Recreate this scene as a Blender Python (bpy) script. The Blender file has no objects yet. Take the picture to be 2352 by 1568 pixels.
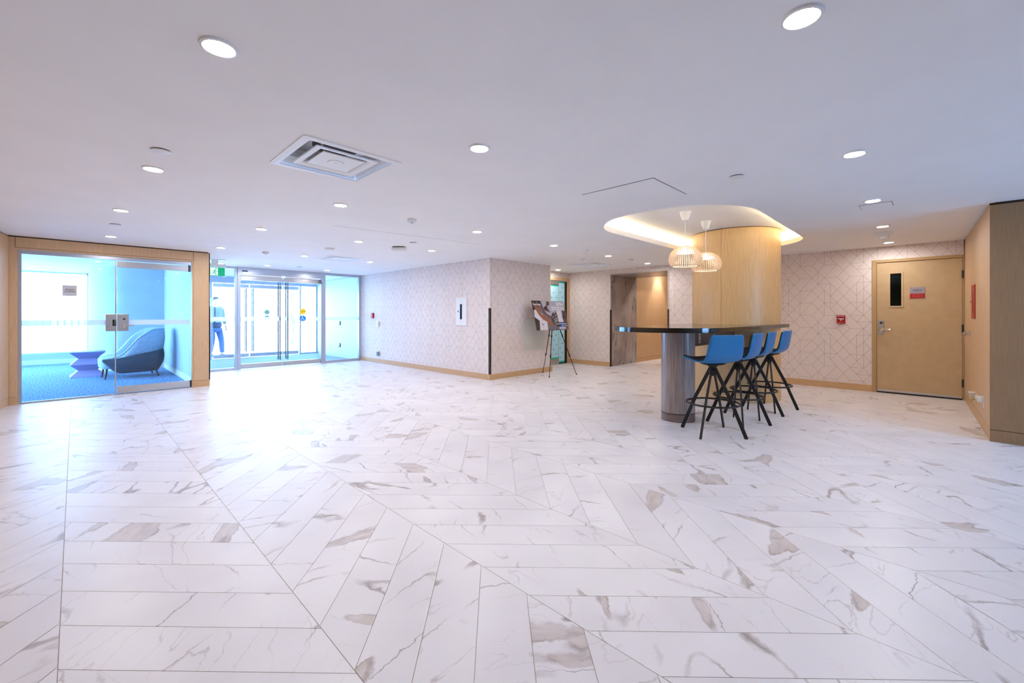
import bpy, bmesh, math, random
from mathutils import Vector, Matrix
from mathutils.geometry import tessellate_polygon
random.seed(7)
PI = math.pi
C = bpy.context.scene.collection
SC = bpy.context.scene

# ------------------------------------------------------------------ camera
A = math.radians(45.6)          # the camera looks diagonally across the building grid (x along one wall, y along the other)
cam = bpy.data.cameras.new('camera'); camo = bpy.data.objects.new('camera', cam); C.objects.link(camo)
camo.location = (0, 0, 1.20); camo.rotation_euler = (PI/2, 0, -A)
cam.sensor_width = 36; cam.lens = 982/2352*36; cam.shift_y = -60/2352
cam.clip_start = 0.05; cam.clip_end = 300
SC.camera = camo

# ------------------------------------------------------------------ world and exposure
w = bpy.data.worlds.new('world'); SC.world = w; w.use_nodes = True
bg = w.node_tree.nodes['Background']
bg.inputs[0].default_value = (0.27, 0.55, 1.0, 1); bg.inputs[1].default_value = 20.0
SC.view_settings.view_transform = 'Standard'; SC.view_settings.look = 'None'
SC.view_settings.exposure = 0.30; SC.view_settings.gamma = 1.0; SC.view_settings.use_curve_mapping = False
LAMP = 235.0                    # radiance of the downlight lenses
COVE = 90.0

H = 2.27                        # ceiling height

# ------------------------------------------------------------------ materials
M = {}
def srgb(r, g, b):
    f = lambda c: (c/255/12.92 if c/255 <= .04045 else ((c/255+.055)/1.055)**2.4)
    return (f(r), f(g), f(b), 1)
def mat(name, col, rough=.5, metal=0, emit=None, es=0, spec=.5, alpha=None):
    m = bpy.data.materials.new(name); m.use_nodes = True
    b = m.node_tree.nodes['Principled BSDF']
    b.inputs['Base Color'].default_value = col; b.inputs['Roughness'].default_value = rough
    b.inputs['Metallic'].default_value = metal; b.inputs['Specular IOR Level'].default_value = spec
    if emit: b.inputs['Emission Color'].default_value = emit; b.inputs['Emission Strength'].default_value = es
    M[name] = m; return m
def nn(m, t, **kw):
    n = m.node_tree.nodes.new(t)
    for k, v in kw.items(): setattr(n, k, v)
    return n
def lk(m, a, b): m.node_tree.links.new(a, b)
def ramp(m, stops):
    n = nn(m, 'ShaderNodeValToRGB'); e = n.color_ramp.elements
    while len(e) < len(stops): e.new(.5)
    for i, (p, c) in enumerate(stops): e[i].position = p; e[i].color = c
    return n
def noisy(name, c1, c2, rough=.5, scale=(1, 1, 1), ns=5, detail=4, metal=0, bump=0, lo=.35, hi=.65, spec=.5, coord='Object', rot=(0, 0, 0)):
    m = mat(name, c1, rough, metal, spec=spec); b = m.node_tree.nodes['Principled BSDF']
    tc = nn(m, 'ShaderNodeTexCoord'); mp = nn(m, 'ShaderNodeMapping'); mp.inputs['Scale'].default_value = scale; mp.inputs['Rotation'].default_value = rot
    no = nn(m, 'ShaderNodeTexNoise'); no.inputs['Scale'].default_value = ns; no.inputs['Detail'].default_value = detail
    lk(m, tc.outputs[coord], mp.inputs[0]); lk(m, mp.outputs[0], no.inputs['Vector'])
    r = ramp(m, [(lo, c1), (hi, c2)]); lk(m, no.outputs['Fac'], r.inputs[0]); lk(m, r.outputs[0], b.inputs['Base Color'])
    if bump:
        bp = nn(m, 'ShaderNodeBump'); bp.inputs['Strength'].default_value = bump; bp.inputs['Distance'].default_value = .01
        lk(m, no.outputs['Fac'], bp.inputs['Height']); lk(m, bp.outputs[0], b.inputs['Normal'])
    return m
def glass(name, tint, refl=.35, rough=.0):
    m = bpy.data.materials.new(name); m.use_nodes = True; nt = m.node_tree; nt.nodes.clear()
    o = nn(m, 'ShaderNodeOutputMaterial'); t = nn(m, 'ShaderNodeBsdfTransparent'); t.inputs[0].default_value = tint
    g = nn(m, 'ShaderNodeBsdfGlossy'); g.inputs['Roughness'].default_value = rough; g.inputs['Color'].default_value = (.9, .95, 1, 1)
    f = nn(m, 'ShaderNodeFresnel'); f.inputs[0].default_value = 1.35
    mx = nn(m, 'ShaderNodeMixShader'); lk(m, f.outputs[0], mx.inputs[0]); lk(m, t.outputs[0], mx.inputs[1]); lk(m, g.outputs[0], mx.inputs[2]); lk(m, mx.outputs[0], o.inputs[0])
    M[name] = m; return m
def frost(name, col, fac):
    m = bpy.data.materials.new(name); m.use_nodes = True; m.node_tree.nodes.clear()
    o = nn(m, 'ShaderNodeOutputMaterial'); t = nn(m, 'ShaderNodeBsdfTransparent'); d = nn(m, 'ShaderNodeBsdfTranslucent'); d.inputs[0].default_value = col
    e = nn(m, 'ShaderNodeBsdfDiffuse'); e.inputs[0].default_value = col
    a = nn(m, 'ShaderNodeMixShader'); a.inputs[0].default_value = .5; lk(m, d.outputs[0], a.inputs[1]); lk(m, e.outputs[0], a.inputs[2])
    mx = nn(m, 'ShaderNodeMixShader'); mx.inputs[0].default_value = fac; lk(m, t.outputs[0], mx.inputs[1]); lk(m, a.outputs[0], mx.inputs[2]); lk(m, mx.outputs[0], o.inputs[0])
    M[name] = m; return m
def emitm(name, col, s):
    m = mat(name, (1, 1, 1, 1), .4, emit=col, es=s); return m

oak1, oak2 = srgb(206, 166, 118), srgb(222, 184, 136)
noisy('oak', srgb(208, 170, 130), srgb(222, 186, 146), .42, (55, 55, 1.6), 3, 5)
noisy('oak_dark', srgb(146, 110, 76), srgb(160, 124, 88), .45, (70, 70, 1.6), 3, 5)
noisy('oak_column', srgb(198, 160, 112), srgb(222, 186, 136), .38, (90, 90, 1.5), 3, 5)
noisy('base_wood', srgb(204, 164, 120), srgb(216, 178, 134), .45, (3, 3, 60), 3, 4)
noisy('grey_wood', srgb(132, 114, 108), srgb(172, 154, 147), .26, (38, 38, 1.1), 3, 5)
noisy('grey_wood_flat', srgb(104, 82, 74), srgb(136, 112, 102), .35, (2, 2, 40), 3, 5)
mat('groove', srgb(70, 42, 22), .8)
mat('shadow_gap', srgb(52, 36, 26), .9)
noisy('ceiling_paint', srgb(244, 243, 244), srgb(247, 246, 247), .75, (1, 1, 1), 2, 2)
noisy('wallpaper', srgb(236, 223, 218), srgb(243, 231, 226), .6, (300, 300, 6), 2, 3)
noisy('lounge_toned_white', srgb(176, 190, 202), srgb(182, 196, 207), .7, (1, 1, 1), 3, 2)  # plaster toned down blue-grey so strong daylight doesn't overexpose the white lounge walls
mat('wallpaper_line', srgb(182, 161, 153), .5)
noisy('plaster', srgb(232, 232, 232), srgb(238, 238, 238), .7, (1, 1, 1), 3, 2)
noisy('grout', srgb(218, 209, 202), srgb(226, 218, 211), .8, (9, 9, 9), 4, 2)
mat('aluminium', srgb(186, 190, 200), .34, .75)
mat('steel', srgb(196, 192, 190), .28, .9)
mat('chrome', srgb(215, 212, 208), .12, 1)
mat('dark_metal', srgb(72, 66, 60), .4, .6)
mat('black_metal', srgb(20, 20, 22), .38, .3)
mat('black', srgb(14, 13, 13), .5)
mat('white_plastic', srgb(236, 236, 236), .4)
mat('off_white', srgb(222, 222, 214), .5)
mat('white_paint', srgb(242, 243, 245), .45)
mat('grey_plastic', srgb(120, 150, 160), .5)
mat('cabinet_blue', srgb(70, 120, 150), .5)
mat('red', srgb(176, 14, 24), .35)
mat('red_paint', srgb(176, 58, 40), .45)
mat('dark_red', srgb(80, 6, 8), .6)
mat('green', srgb(0, 160, 110), .5, emit=srgb(0, 190, 130), es=.35)
mat('sign_white', srgb(235, 255, 250), .5, emit=srgb(225, 255, 245), es=.5)
mat('print_white', srgb(240, 240, 240), .6)
noisy('door_tan', srgb(198, 170, 130), srgb(204, 176, 136), .5, (3, 3, 3), 3, 2)
mat('frame_tan', srgb(188, 154, 106), .5)
mat('sign_grey', srgb(160, 152, 165), .5)
mat('lounge_sign', srgb(204, 204, 214), .5)
mat('sign_dark', srgb(70, 66, 76), .5)
noisy('stool_blue', srgb(12, 102, 158), srgb(20, 112, 168), .42, (1, 1, 1), 180, 2)
noisy('stool_pad', srgb(16, 20, 30), srgb(26, 30, 42), .8, (1, 1, 1), 220, 2)
mat('table_top', srgb(24, 20, 18), .09, spec=.7)
noisy('slat_wood', srgb(232, 204, 172), srgb(244, 220, 192), .5, (4, 4, 40), 4, 2)
mat('cord', srgb(240, 240, 240), .5)
noisy('stone', srgb(150, 138, 133), srgb(188, 176, 171), .3, (1, 1, .8), 2.4, 8)
def stone():
    m = M['stone']; b = m.node_tree.nodes['Principled BSDF']; src = b.inputs['Base Color'].links[0].from_socket
    tc = nn(m, 'ShaderNodeTexCoord'); mp = nn(m, 'ShaderNodeMapping'); mp.inputs['Rotation'].default_value = (0, .5, 0); mp.inputs['Scale'].default_value = (2.2, 1, .55); lk(m, tc.outputs['Object'], mp.inputs[0])
    prev = src
    for sc, wd, col, k in ((1.0, .012, srgb(70, 56, 52), .85), (2.6, .006, srgb(214, 204, 200), .6)):
        n = nn(m, 'ShaderNodeTexNoise'); n.inputs['Scale'].default_value = sc; n.inputs['Detail'].default_value = 4; n.inputs['Roughness'].default_value = .5; lk(m, mp.outputs[0], n.inputs['Vector'])
        s_ = nn(m, 'ShaderNodeMath', operation='SUBTRACT'); s_.inputs[1].default_value = .5; lk(m, n.outputs['Fac'], s_.inputs[0])
        a = nn(m, 'ShaderNodeMath', operation='ABSOLUTE'); lk(m, s_.outputs[0], a.inputs[0])
        r = ramp(m, [(0, (k, k, k, 1)), (wd, (0, 0, 0, 1))]); lk(m, a.outputs[0], r.inputs[0])
        x = nn(m, 'ShaderNodeMix', data_type='RGBA'); lk(m, r.outputs[0], x.inputs[0]); lk(m, prev, x.inputs[6]); x.inputs[7].default_value = col; prev = x.outputs[2]
    lk(m, prev, b.inputs['Base Color'])
stone()
mat('stone_lip', srgb(206, 198, 196), .4)
noisy('carpet', srgb(44, 92, 128), srgb(136, 176, 202), .95, (52, 15, 1), 1.2, 4, bump=.5, lo=.40, hi=.62, rot=(0, 0, .5))
noisy('mat_floor', srgb(126, 140, 156), srgb(156, 168, 182), .95, (1, 1, 1), 120, 2)
noisy('knit', srgb(120, 146, 164), srgb(196, 212, 222), .9, (1, 1, 1), 150, 1, bump=.3)
noisy('chair_shell', srgb(44, 62, 76), srgb(58, 78, 92), .7, (1, 1, 40), 3, 2)
noisy('side_table', srgb(150, 144, 186), srgb(158, 152, 194), .5, (1, 1, 1), 3, 1)
noisy('pavement', srgb(226, 224, 220), srgb(238, 236, 232), .9, (1, 1, 1), .8, 3)
noisy('block_wall', srgb(196, 190, 180), srgb(216, 210, 200), .9, (.6, .6, 3), 2, 2)
noisy('denim', srgb(52, 70, 112), srgb(64, 84, 128), .9, (1, 1, 1), 40, 2)
noisy('jacket', srgb(34, 40, 60), srgb(46, 52, 74), .85, (1, 1, 1), 30, 2)
mat('skin', srgb(196, 150, 124), .55)
mat('hair', srgb(36, 28, 24), .7)
mat('shoe', srgb(40, 38, 40), .6)
mat('film', srgb(186, 236, 255), .35)
mat('film_text', srgb(86, 120, 132), .5)
mat('tape_green', srgb(30, 190, 160), .5)
mat('yellow', srgb(250, 214, 20), .5)
mat('blue_sticker', srgb(30, 140, 225), .5)
mat('green_sticker', srgb(176, 204, 160), .5)
glass('pane', (.975, .985, .99, 1))
glass('pane_dark', (.30, .36, .36, 1))
frost('frost_band', (.92, .95, .98, 1), .72)
frost('bottle', (.85, .8, .7, 1), .35)
mat('oil', srgb(206, 176, 20), .15)
mat('pp_brown', srgb(58, 40, 36), .6); mat('pp_skin', srgb(160, 92, 66), .6); mat('pp_skin2', srgb(112, 70, 56), .6); mat('pp_grey', srgb(176, 176, 192), .6)
mat('pp_dark', srgb(66, 58, 66), .6); mat('pp_white', srgb(222, 218, 222), .6); mat('pp_blue', srgb(20, 84, 160), .6); mat('pp_mid', srgb(120, 108, 116), .6); mat('pp_lilac', srgb(190, 188, 218), .6)
m = emitm('lamp_lens', (1.0, .96, .925, 1), LAMP)
emitm('cove_led', (1.0, .80, .45, 1), COVE)
emitm('pendant_glow', (1.0, .97, .93, 1), 8)
noisy('tree_bark', srgb(90, 88, 86), srgb(150, 146, 140), .9, (6, 6, 1), 4, 3)

# marble-look porcelain: per-plank offset, white body, thin broken veins, beige patches
def marble():
    m = mat('marble', srgb(232, 229, 230), .34, spec=.4); b = m.node_tree.nodes['Principled BSDF']
    uv = nn(m, 'ShaderNodeUVMap'); oi = nn(m, 'ShaderNodeObjectInfo'); at = nn(m, 'ShaderNodeAttribute', attribute_name='prnd')
    ad = nn(m, 'ShaderNodeMath', operation='ADD'); lk(m, oi.outputs['Random'], ad.inputs[0]); lk(m, at.outputs['Fac'], ad.inputs[1])
    cx = nn(m, 'ShaderNodeCombineXYZ')
    for i, k in enumerate((173.3, 91.7, 41.9)):
        q = nn(m, 'ShaderNodeMath', operation='MULTIPLY'); q.inputs[1].default_value = k; lk(m, ad.outputs[0], q.inputs[0]); lk(m, q.outputs[0], cx.inputs[i])
    va = nn(m, 'ShaderNodeVectorMath', operation='ADD'); lk(m, uv.outputs[0], va.inputs[0]); lk(m, cx.outputs[0], va.inputs[1])
    def warp(src, scale, amp, detail):
        n = nn(m, 'ShaderNodeTexNoise'); n.inputs['Scale'].default_value = scale; n.inputs['Detail'].default_value = detail; n.inputs['Roughness'].default_value = .6; lk(m, src, n.inputs['Vector'])
        c0 = nn(m, 'ShaderNodeVectorMath', operation='SUBTRACT'); c0.inputs[1].default_value = (.5, .5, .5); lk(m, n.outputs['Color'], c0.inputs[0])
        sc = nn(m, 'ShaderNodeVectorMath', operation='SCALE'); sc.inputs['Scale'].default_value = amp; lk(m, c0.outputs[0], sc.inputs[0])
        a = nn(m, 'ShaderNodeVectorMath', operation='ADD'); lk(m, src, a.inputs[0]); lk(m, sc.outputs[0], a.inputs[1]); return a.outputs[0]
    wa = warp(va.outputs[0], 16, .055, 5)
    # random vein direction per plank
    ra = nn(m, 'ShaderNodeMath', operation='MULTIPLY'); ra.inputs[1].default_value = 11.; lk(m, ad.outputs[0], ra.inputs[0])
    fr = nn(m, 'ShaderNodeMath', operation='FRACT'); lk(m, ra.outputs[0], fr.inputs[0])
    an = nn(m, 'ShaderNodeMath', operation='MULTIPLY_ADD'); an.inputs[1].default_value = 1.5; an.inputs[2].default_value = .35; lk(m, fr.outputs[0], an.inputs[0])
    vr = nn(m, 'ShaderNodeVectorRotate', rotation_type='Z_AXIS'); lk(m, wa, vr.inputs['Vector']); lk(m, an.outputs[0], vr.inputs['Angle'])
    mp = nn(m, 'ShaderNodeMapping'); mp.inputs['Scale'].default_value = (1.0, 3.6, 1); lk(m, vr.outputs[0], mp.inputs[0])
    def vein(scale, width, detail=1.0):
        n = nn(m, 'ShaderNodeTexNoise'); n.inputs['Scale'].default_value = scale; n.inputs['Detail'].default_value = detail; n.inputs['Roughness'].default_value = .35
        lk(m, mp.outputs[0], n.inputs['Vector'])
        s = nn(m, 'ShaderNodeMath', operation='SUBTRACT'); s.inputs[1].default_value = .5; lk(m, n.outputs['Fac'], s.inputs[0])
        a = nn(m, 'ShaderNodeMath', operation='ABSOLUTE'); lk(m, s.outputs[0], a.inputs[0])
        r = ramp(m, [(0, (1, 1, 1, 1)), (width, (0, 0, 0, 1))]); lk(m, a.outputs[0], r.inputs[0]); return r
    def mask(scale, lo, hi, src):
        n = nn(m, 'ShaderNodeTexNoise'); n.inputs['Scale'].default_value = scale; n.inputs['Detail'].default_value = 2; lk(m, src, n.inputs['Vector'])
        r = ramp(m, [(lo, (0, 0, 0, 1)), (hi, (1, 1, 1, 1))]); lk(m, n.outputs['Fac'], r.inputs[0]); return r
    def mul(a, b_, k=1.0):
        q = nn(m, 'ShaderNodeMath', operation='MULTIPLY'); lk(m, a, q.inputs[0]); lk(m, b_, q.inputs[1])
        p = nn(m, 'ShaderNodeMath', operation='MULTIPLY'); lk(m, q.outputs[0], p.inputs[0]); p.inputs[1].default_value = k; return p.outputs[0]
    def mix(fac, c1, c2):
        x = nn(m, 'ShaderNodeMix', data_type='RGBA'); lk(m, fac, x.inputs[0])
        if isinstance(c1, tuple): x.inputs[6].default_value = c1
        else: lk(m, c1, x.inputs[6])
        if isinstance(c2, tuple): x.inputs[7].default_value = c2
        else: lk(m, c2, x.inputs[7])
        return x.outputs[2]
    cl = mask(1.8, .35, .75, va.outputs[0])
    base = mix(cl.outputs[0], srgb(240, 235, 237), srgb(228, 222, 225))
    # beige patches, elongated, with broken edges
    n = nn(m, 'ShaderNodeTexNoise'); n.inputs['Scale'].default_value = 1.15; n.inputs['Detail'].default_value = 2.5; n.inputs['Roughness'].default_value = .5; lk(m, mp.outputs[0], n.inputs['Vector'])
    pr = ramp(m, [(.648, (0, 0, 0, 1)), (.656, (1, 1, 1, 1))]); lk(m, n.outputs['Fac'], pr.inputs[0])
    pe = ramp(m, [(.638, (0, 0, 0, 1)), (.651, (1, 1, 1, 1)), (.657, (1, 1, 1, 1)), (.668, (0, 0, 0, 1))]); lk(m, n.outputs['Fac'], pe.inputs[0])
    pn = mask(6, .3, .75, mp.outputs[0])
    pcol = mix(pn.outputs[0], srgb(220, 210, 207), srgb(199, 186, 181))
    c = mix(pr.outputs[0], base, pcol)
    c = mix(mul(pe.outputs[0], pn.outputs[0], .8), c, srgb(146, 130, 124))
    v1 = vein(1.1, .012); m1 = mask(3.2, .47, .64, va.outputs[0])
    c = mix(mul(v1.outputs[0], m1.outputs[0], .9), c, srgb(152, 138, 133))
    v2 = vein(2.6, .011, 2.0); m2 = mask(2.2, .50, .66, wa)
    c = mix(mul(v2.outputs[0], m2.outputs[0], .55), c, srgb(172, 160, 157))
    lk(m, c, b.inputs['Base Color'])
marble()

# ------------------------------------------------------------------ mesh helpers
class MB:
    def __init__(s): s.v = []; s.f = []; s.sm = []
    def add(s, vs, fs, smooth=False):
        o = len(s.v); s.v += [tuple(p) for p in vs]
        for f in fs: s.f.append([o+i for i in f]); s.sm.append(smooth)
        return s
    def box(s, x0, y0, z0, x1, y1, z1):
        x0, x1 = min(x0, x1), max(x0, x1); y0, y1 = min(y0, y1), max(y0, y1); z0, z1 = min(z0, z1), max(z0, z1)
        return s.add([(x0, y0, z0), (x1, y0, z0), (x1, y1, z0), (x0, y1, z0), (x0, y0, z1), (x1, y0, z1), (x1, y1, z1), (x0, y1, z1)],
                     [(3, 2, 1, 0), (4, 5, 6, 7), (0, 1, 5, 4), (1, 2, 6, 5), (2, 3, 7, 6), (3, 0, 4, 7)])
    def prism(s, poly, z0, z1, smooth=False):
        n = len(poly)
        a = sum(poly[i][0]*poly[(i+1) % n][1]-poly[(i+1) % n][0]*poly[i][1] for i in range(n))
        if a < 0: poly = poly[::-1]
        vs = [(x, y, z0) for x, y in poly]+[(x, y, z1) for x, y in poly]
        return s.add(vs, [tuple(range(n-1, -1, -1)), tuple(range(n, 2*n))]+[(i, (i+1) % n, n+(i+1) % n, n+i) for i in range(n)], smooth)
    def lathe(s, prof, n=24, c=(0, 0, 0), caps=True):
        k = len(prof); vs = []
        for r, z in prof:
            for j in range(n): a = 2*PI*j/n; vs.append((c[0]+r*math.cos(a), c[1]+r*math.sin(a), c[2]+z))
        fs = []
        for i in range(k-1):
            for j in range(n): fs.append((i*n+j, i*n+(j+1) % n, (i+1)*n+(j+1) % n, (i+1)*n+j))
        if caps: fs += [tuple(range(n-1, -1, -1)), tuple((k-1)*n+j for j in range(n))]
        return s.add(vs, fs, True)
    def sweep(s, path, sect, closed=False, up=(0, 0, 1), smooth=True):
        # sect: function(i) -> list of (a,b) offsets along side, up
        P = [Vector(p) for p in path]; n = len(P); rings = []
        for i in range(n):
            t = (P[(i+1) % n]-P[i-1]) if closed or 0 < i < n-1 else (P[1]-P[0] if i == 0 else P[-1]-P[-2])
            t.normalize(); u = Vector(up)
            if abs(t.dot(u)) > .97: u = Vector((1, 0, 0))
            sd = t.cross(u).normalized(); uu = sd.cross(t).normalized()
            rings.append([P[i]+sd*a+uu*b for a, b in sect(i)])
        k = len(rings[0]); vs = [q for r in rings for q in r]; fs = []
        for i in range(n if closed else n-1):
            j = (i+1) % n
            for q in range(k): fs.append((i*k+q, i*k+(q+1) % k, j*k+(q+1) % k, j*k+q))
        if not closed: fs += [tuple(range(k-1, -1, -1)), tuple((n-1)*k+q for q in range(k))]
        return s.add(vs, fs, smooth)
    def tube(s, path, r, n=8, closed=False):
        rr = r if callable(r) else (lambda i: r)
        return s.sweep(path, lambda i: [(rr(i)*math.cos(2*PI*q/n), rr(i)*math.sin(2*PI*q/n)) for q in range(n)], closed)
    def bar(s, p0, p1, wd, ht, up=(0, 0, 1), w2=None, h2=None):
        def sc(i):
            a = (wd if i == 0 or w2 is None else w2)/2; b = (ht if i == 0 or h2 is None else h2)/2
            return [(-a, -b), (a, -b), (a, b), (-a, b)]
        return s.sweep([p0, p1], sc, up=up, smooth=False)
    def grid(s, fn, nu, nv, smooth=True):
        vs = [fn(i/(nu-1), j/(nv-1)) for i in range(nu) for j in range(nv)]
        return s.add(vs, [(i*nv+j, i*nv+j+1, (i+1)*nv+j+1, (i+1)*nv+j) for i in range(nu-1) for j in range(nv-1)], smooth)
    def build(s, name, mt, parent=None, bevel=0, loc=None, solid=0, sub=0, ang=35, fix=True):
        me = bpy.data.meshes.new(name); me.from_pydata(s.v, [], s.f); me.update()
        me.polygons.foreach_set('use_smooth', s.sm)
        if fix:
            bm = bmesh.new(); bm.from_mesh(me); bmesh.ops.recalc_face_normals(bm, faces=bm.faces); bm.to_mesh(me); bm.free()
        if any(s.sm): me.set_sharp_from_angle(angle=math.radians(ang))
        me.materials.append(M[mt] if isinstance(mt, str) else mt)
        o = bpy.data.objects.new(name, me); C.objects.link(o)
        if parent: o.parent = parent
        if loc: o.location = loc
        if solid: md = o.modifiers.new('solid', 'SOLIDIFY'); md.thickness = solid; md.offset = 0
        if sub: md = o.modifiers.new('sub', 'SUBSURF'); md.levels = sub; md.render_levels = sub
        if bevel: md = o.modifiers.new('bevel', 'BEVEL'); md.width = bevel; md.segments = 2; md.limit_method = 'ANGLE'
        return o
def bx(*a): return MB().box(*a)
def tag(o, label=None, cat=None, group=None, kind=None):
    if label: o['label'] = label
    if cat: o['category'] = cat
    if group: o['group'] = group
    if kind: o['kind'] = kind
    return o
def thing(name, label, cat, loc=(0, 0, 0), rz=0, group=None, kind=None):
    o = bpy.data.objects.new(name, None); C.objects.link(o); o.location = loc; o.rotation_euler = (0, 0, rz); o.empty_display_size = .1
    return tag(o, label, cat, group, kind)
def struct(name, mb, mt, label, cat='wall', **k):
    return tag(mb.build(name, mt, **k), label, cat, kind='structure')
def copy_tree(o, parent=None):
    c = o.copy(); C.objects.link(c); c.parent = parent
    for ch in list(o.children): copy_tree(ch, c)
    return c
def text(name, s, mt, parent, size, M4, align='CENTER', extrude=0.0004, bold=0):
    cu = bpy.data.curves.new(name, 'FONT'); cu.body = s; cu.size = size; cu.align_x = align; cu.align_y = 'CENTER'; cu.extrude = extrude; cu.resolution_u = 2; cu.offset = bold
    t = bpy.data.objects.new(name, cu); C.objects.link(t)
    dg = bpy.context.evaluated_depsgraph_get(); me = bpy.data.meshes.new_from_object(t.evaluated_get(dg))
    bpy.data.objects.remove(t); bpy.data.curves.remove(cu)
    me.transform(M4); me.materials.clear(); me.materials.append(M[mt])
    o = bpy.data.objects.new(name, me); C.objects.link(o); o.parent = parent; return o
def frame(o, r, u):            # matrix whose X = r, Y = u, Z = r x u, at o
    r = Vector(r).normalized(); u = Vector(u).normalized(); n = r.cross(u)
    return Matrix(((r.x, u.x, n.x, o[0]), (r.y, u.y, n.y, o[1]), (r.z, u.z, n.z, o[2]), (0, 0, 0, 1)))

# ------------------------------------------------------------------ floor: chevron planks
def inside(p):
    x, y = p
    if y > 8.80 and x < 1.62: return False
    if y > 11.0: return False
    if x > 5.45 and y > 5.9 and not (x > 7.1 and y < 6.6): return False
    if x > 8.86 and not (3.9 < y < 5.45): return False
    if x > 6.15 and y < -.42: return False
    if x < -2.1 or y < -4.05 or x > 12.4: return False
    if x < -.6 and y > 8.8: return False
    return True
floor = struct('floor', bx(-3.2, -4.3, -.12, 12.8, 14.6, -.0035), 'grout', 'white marble-look chevron plank floor of the lobby', 'floor')
SW, PU, DU = .7022, .295, .737; G = .0026
V0 = -.042
planks = []
for k in range(-3, 18):
    va = V0+k*SW; vb = va+SW; down = (k % 2 == 0)       # even strips run (+x,-y), odd strips (+x,+y)
    ua0 = 2.703 if down else 1.983
    d = -DU if down else DU
    for j in range(-34, 60):
        u0 = ua0+j*PU
        pts = [(va+G/2, u0+G*.7), (vb-G/2, u0+d+G*.7), (vb-G/2, u0+d+PU-G*.7), (va+G/2, u0+PU-G*.7)]
        cpt = ((va+vb)/2, u0+(d+PU)/2)
        if not any(inside(p) for p in pts+[cpt]): continue
        X = cpt[0]*math.cos(A)-cpt[1]*math.sin(A); Y = cpt[0]*math.sin(A)+cpt[1]*math.cos(A)
        big = 0
        if Y > .9 and abs(X/Y) < 1.35: big = 1/Y**3
        planks.append((big, down, va, u0, cpt))
planks.sort(key=lambda p: -p[0])
def plank_mesh(down):
    d = -DU if down else DU
    c = (SW/2, (d+PU)/2)
    pts = [(G/2-c[0], G*.7-c[1]), (SW-G/2-c[0], d+G*.7-c[1]), (SW-G/2-c[0], d+PU-G*.7-c[1]), (G/2-c[0], PU-G*.7-c[1])]
    return pts
def plank_uv(p, down):
    dx, dy = (SW, -DU if down else DU); L = math.hypot(dx, dy); dx /= L; dy /= L
    return (p[0]*dx+p[1]*dy, -p[0]*dy+p[1]*dx)
pm = {}
for down in (True, False):
    mb = MB().prism(plank_mesh(down), -.0032, 0)
    o = mb.build('floor_plank', 'marble'); me = o.data; bpy.data.objects.remove(o)
    uvl = me.uv_layers.new(name='UVMap')
    for lp in me.loops: uvl.data[lp.index].uv = plank_uv(me.vertices[lp.vertex_index].co, down)
    pm[down] = me
for i, (b, down, va, u0, cpt) in enumerate(planks[:300]):
    o = bpy.data.objects.new('floor_plank', pm[down]); C.objects.link(o); o.parent = floor; o.location = (cpt[0], cpt[1], 0)
mb = MB(); rnd = []; uvs = []
for (b, down, va, u0, cpt) in planks[300:]:
    pts = plank_mesh(down); r = random.random()
    mb.add([(cpt[0]+x, cpt[1]+y, 0) for x, y in pts], [(0, 1, 2, 3)]); rnd.append(r); uvs += [plank_uv(p, down) for p in pts]
if rnd:
    o = mb.build('floor_planks_beyond', 'marble', floor, fix=False); o['kind'] = 'stuff'; me = o.data
    a = me.attributes.new('prnd', 'FLOAT', 'FACE')
    for i, r in enumerate(rnd): a.data[i].value = r
    uvl = me.uv_layers.new(name='UVMap')
    for lp in me.loops: uvl.data[lp.index].uv = uvs[lp.vertex_index]

# ------------------------------------------------------------------ ceiling with the cove and diffuser openings
CVU = 2.10
def rrect(x0, x1, y0, y1, r, n=10, rx=None):
    rx = rx or r; pts = []
    for cx, cy, a0 in ((x1-rx, y1-r, 0), (x0+rx, y1-r, PI/2), (x0+rx, y0+r, PI), (x1-rx, y0+r, 1.5*PI)):
        for i in range(n+1): a = a0+PI/2*i/n; pts.append((cx+rx*math.cos(a), cy+r*math.sin(a)))
    return pts
cove = rrect(4.115, 7.70, 1.252, 2.955, .80, 12, rx=.78)
DIFF = [(1.275, 2.975, .33), (3.49, 7.96, .33), (7.62, 5.155, .345)]
outer = [(-3.2, -4.3), (8.88, -4.3), (8.88, 7.6), (5.6, 7.6), (5.6, 14.2), (1.75, 14.2), (1.75, 15.75), (-3.2, 15.75)]
polys = [outer, cove]+[[(x-h+.03, y-h+.03), (x+h-.03, y-h+.03), (x+h-.03, y+h-.03), (x-h+.03, y+h-.03)] for x, y, h in DIFF]
flat = [p for q in polys for p in q]
tris = tessellate_polygon([[Vector((x, y, 0)) for x, y in q] for q in polys])
ceiling = struct('ceiling', MB().add([(x, y, H) for x, y in flat], tris), 'ceiling_paint', 'flat white painted lobby ceiling', 'ceiling', fix=False)
for p in ceiling.data.polygons:
    pass
cv_in = cove
def offs(poly, d):
    n = len(poly); out = []
    for i in range(n):
        a, b = Vector(poly[i-1]), Vector(poly[(i+1) % n]); t = (b-a).normalized(); out.append((poly[i][0]+t.y*d, poly[i][1]-t.x*d))
    return out
T = .148                         # height of the raised tray
LIP = .070
cv_out = offs(cove, .085)
n = len(cove)
mb = MB()                        # fascia ring of the cove: face, shelf
vs = [(x, y, H) for x, y in cove]+[(x, y, H+LIP) for x, y in cove]+[(x, y, H+LIP) for x, y in offs(cove, .012)]+[(x, y, H+.035) for x, y in offs(cove, .014)]+[(x, y, H+.035) for x, y in cv_out]+[(x, y, H+T) for x, y in cv_out]
fs = []
for r in range(5):
    for i in range(n): fs.append((r*n+i, r*n+(i+1) % n, (r+1)*n+(i+1) % n, (r+1)*n+i))
mb.add(vs, fs, True)
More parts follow.
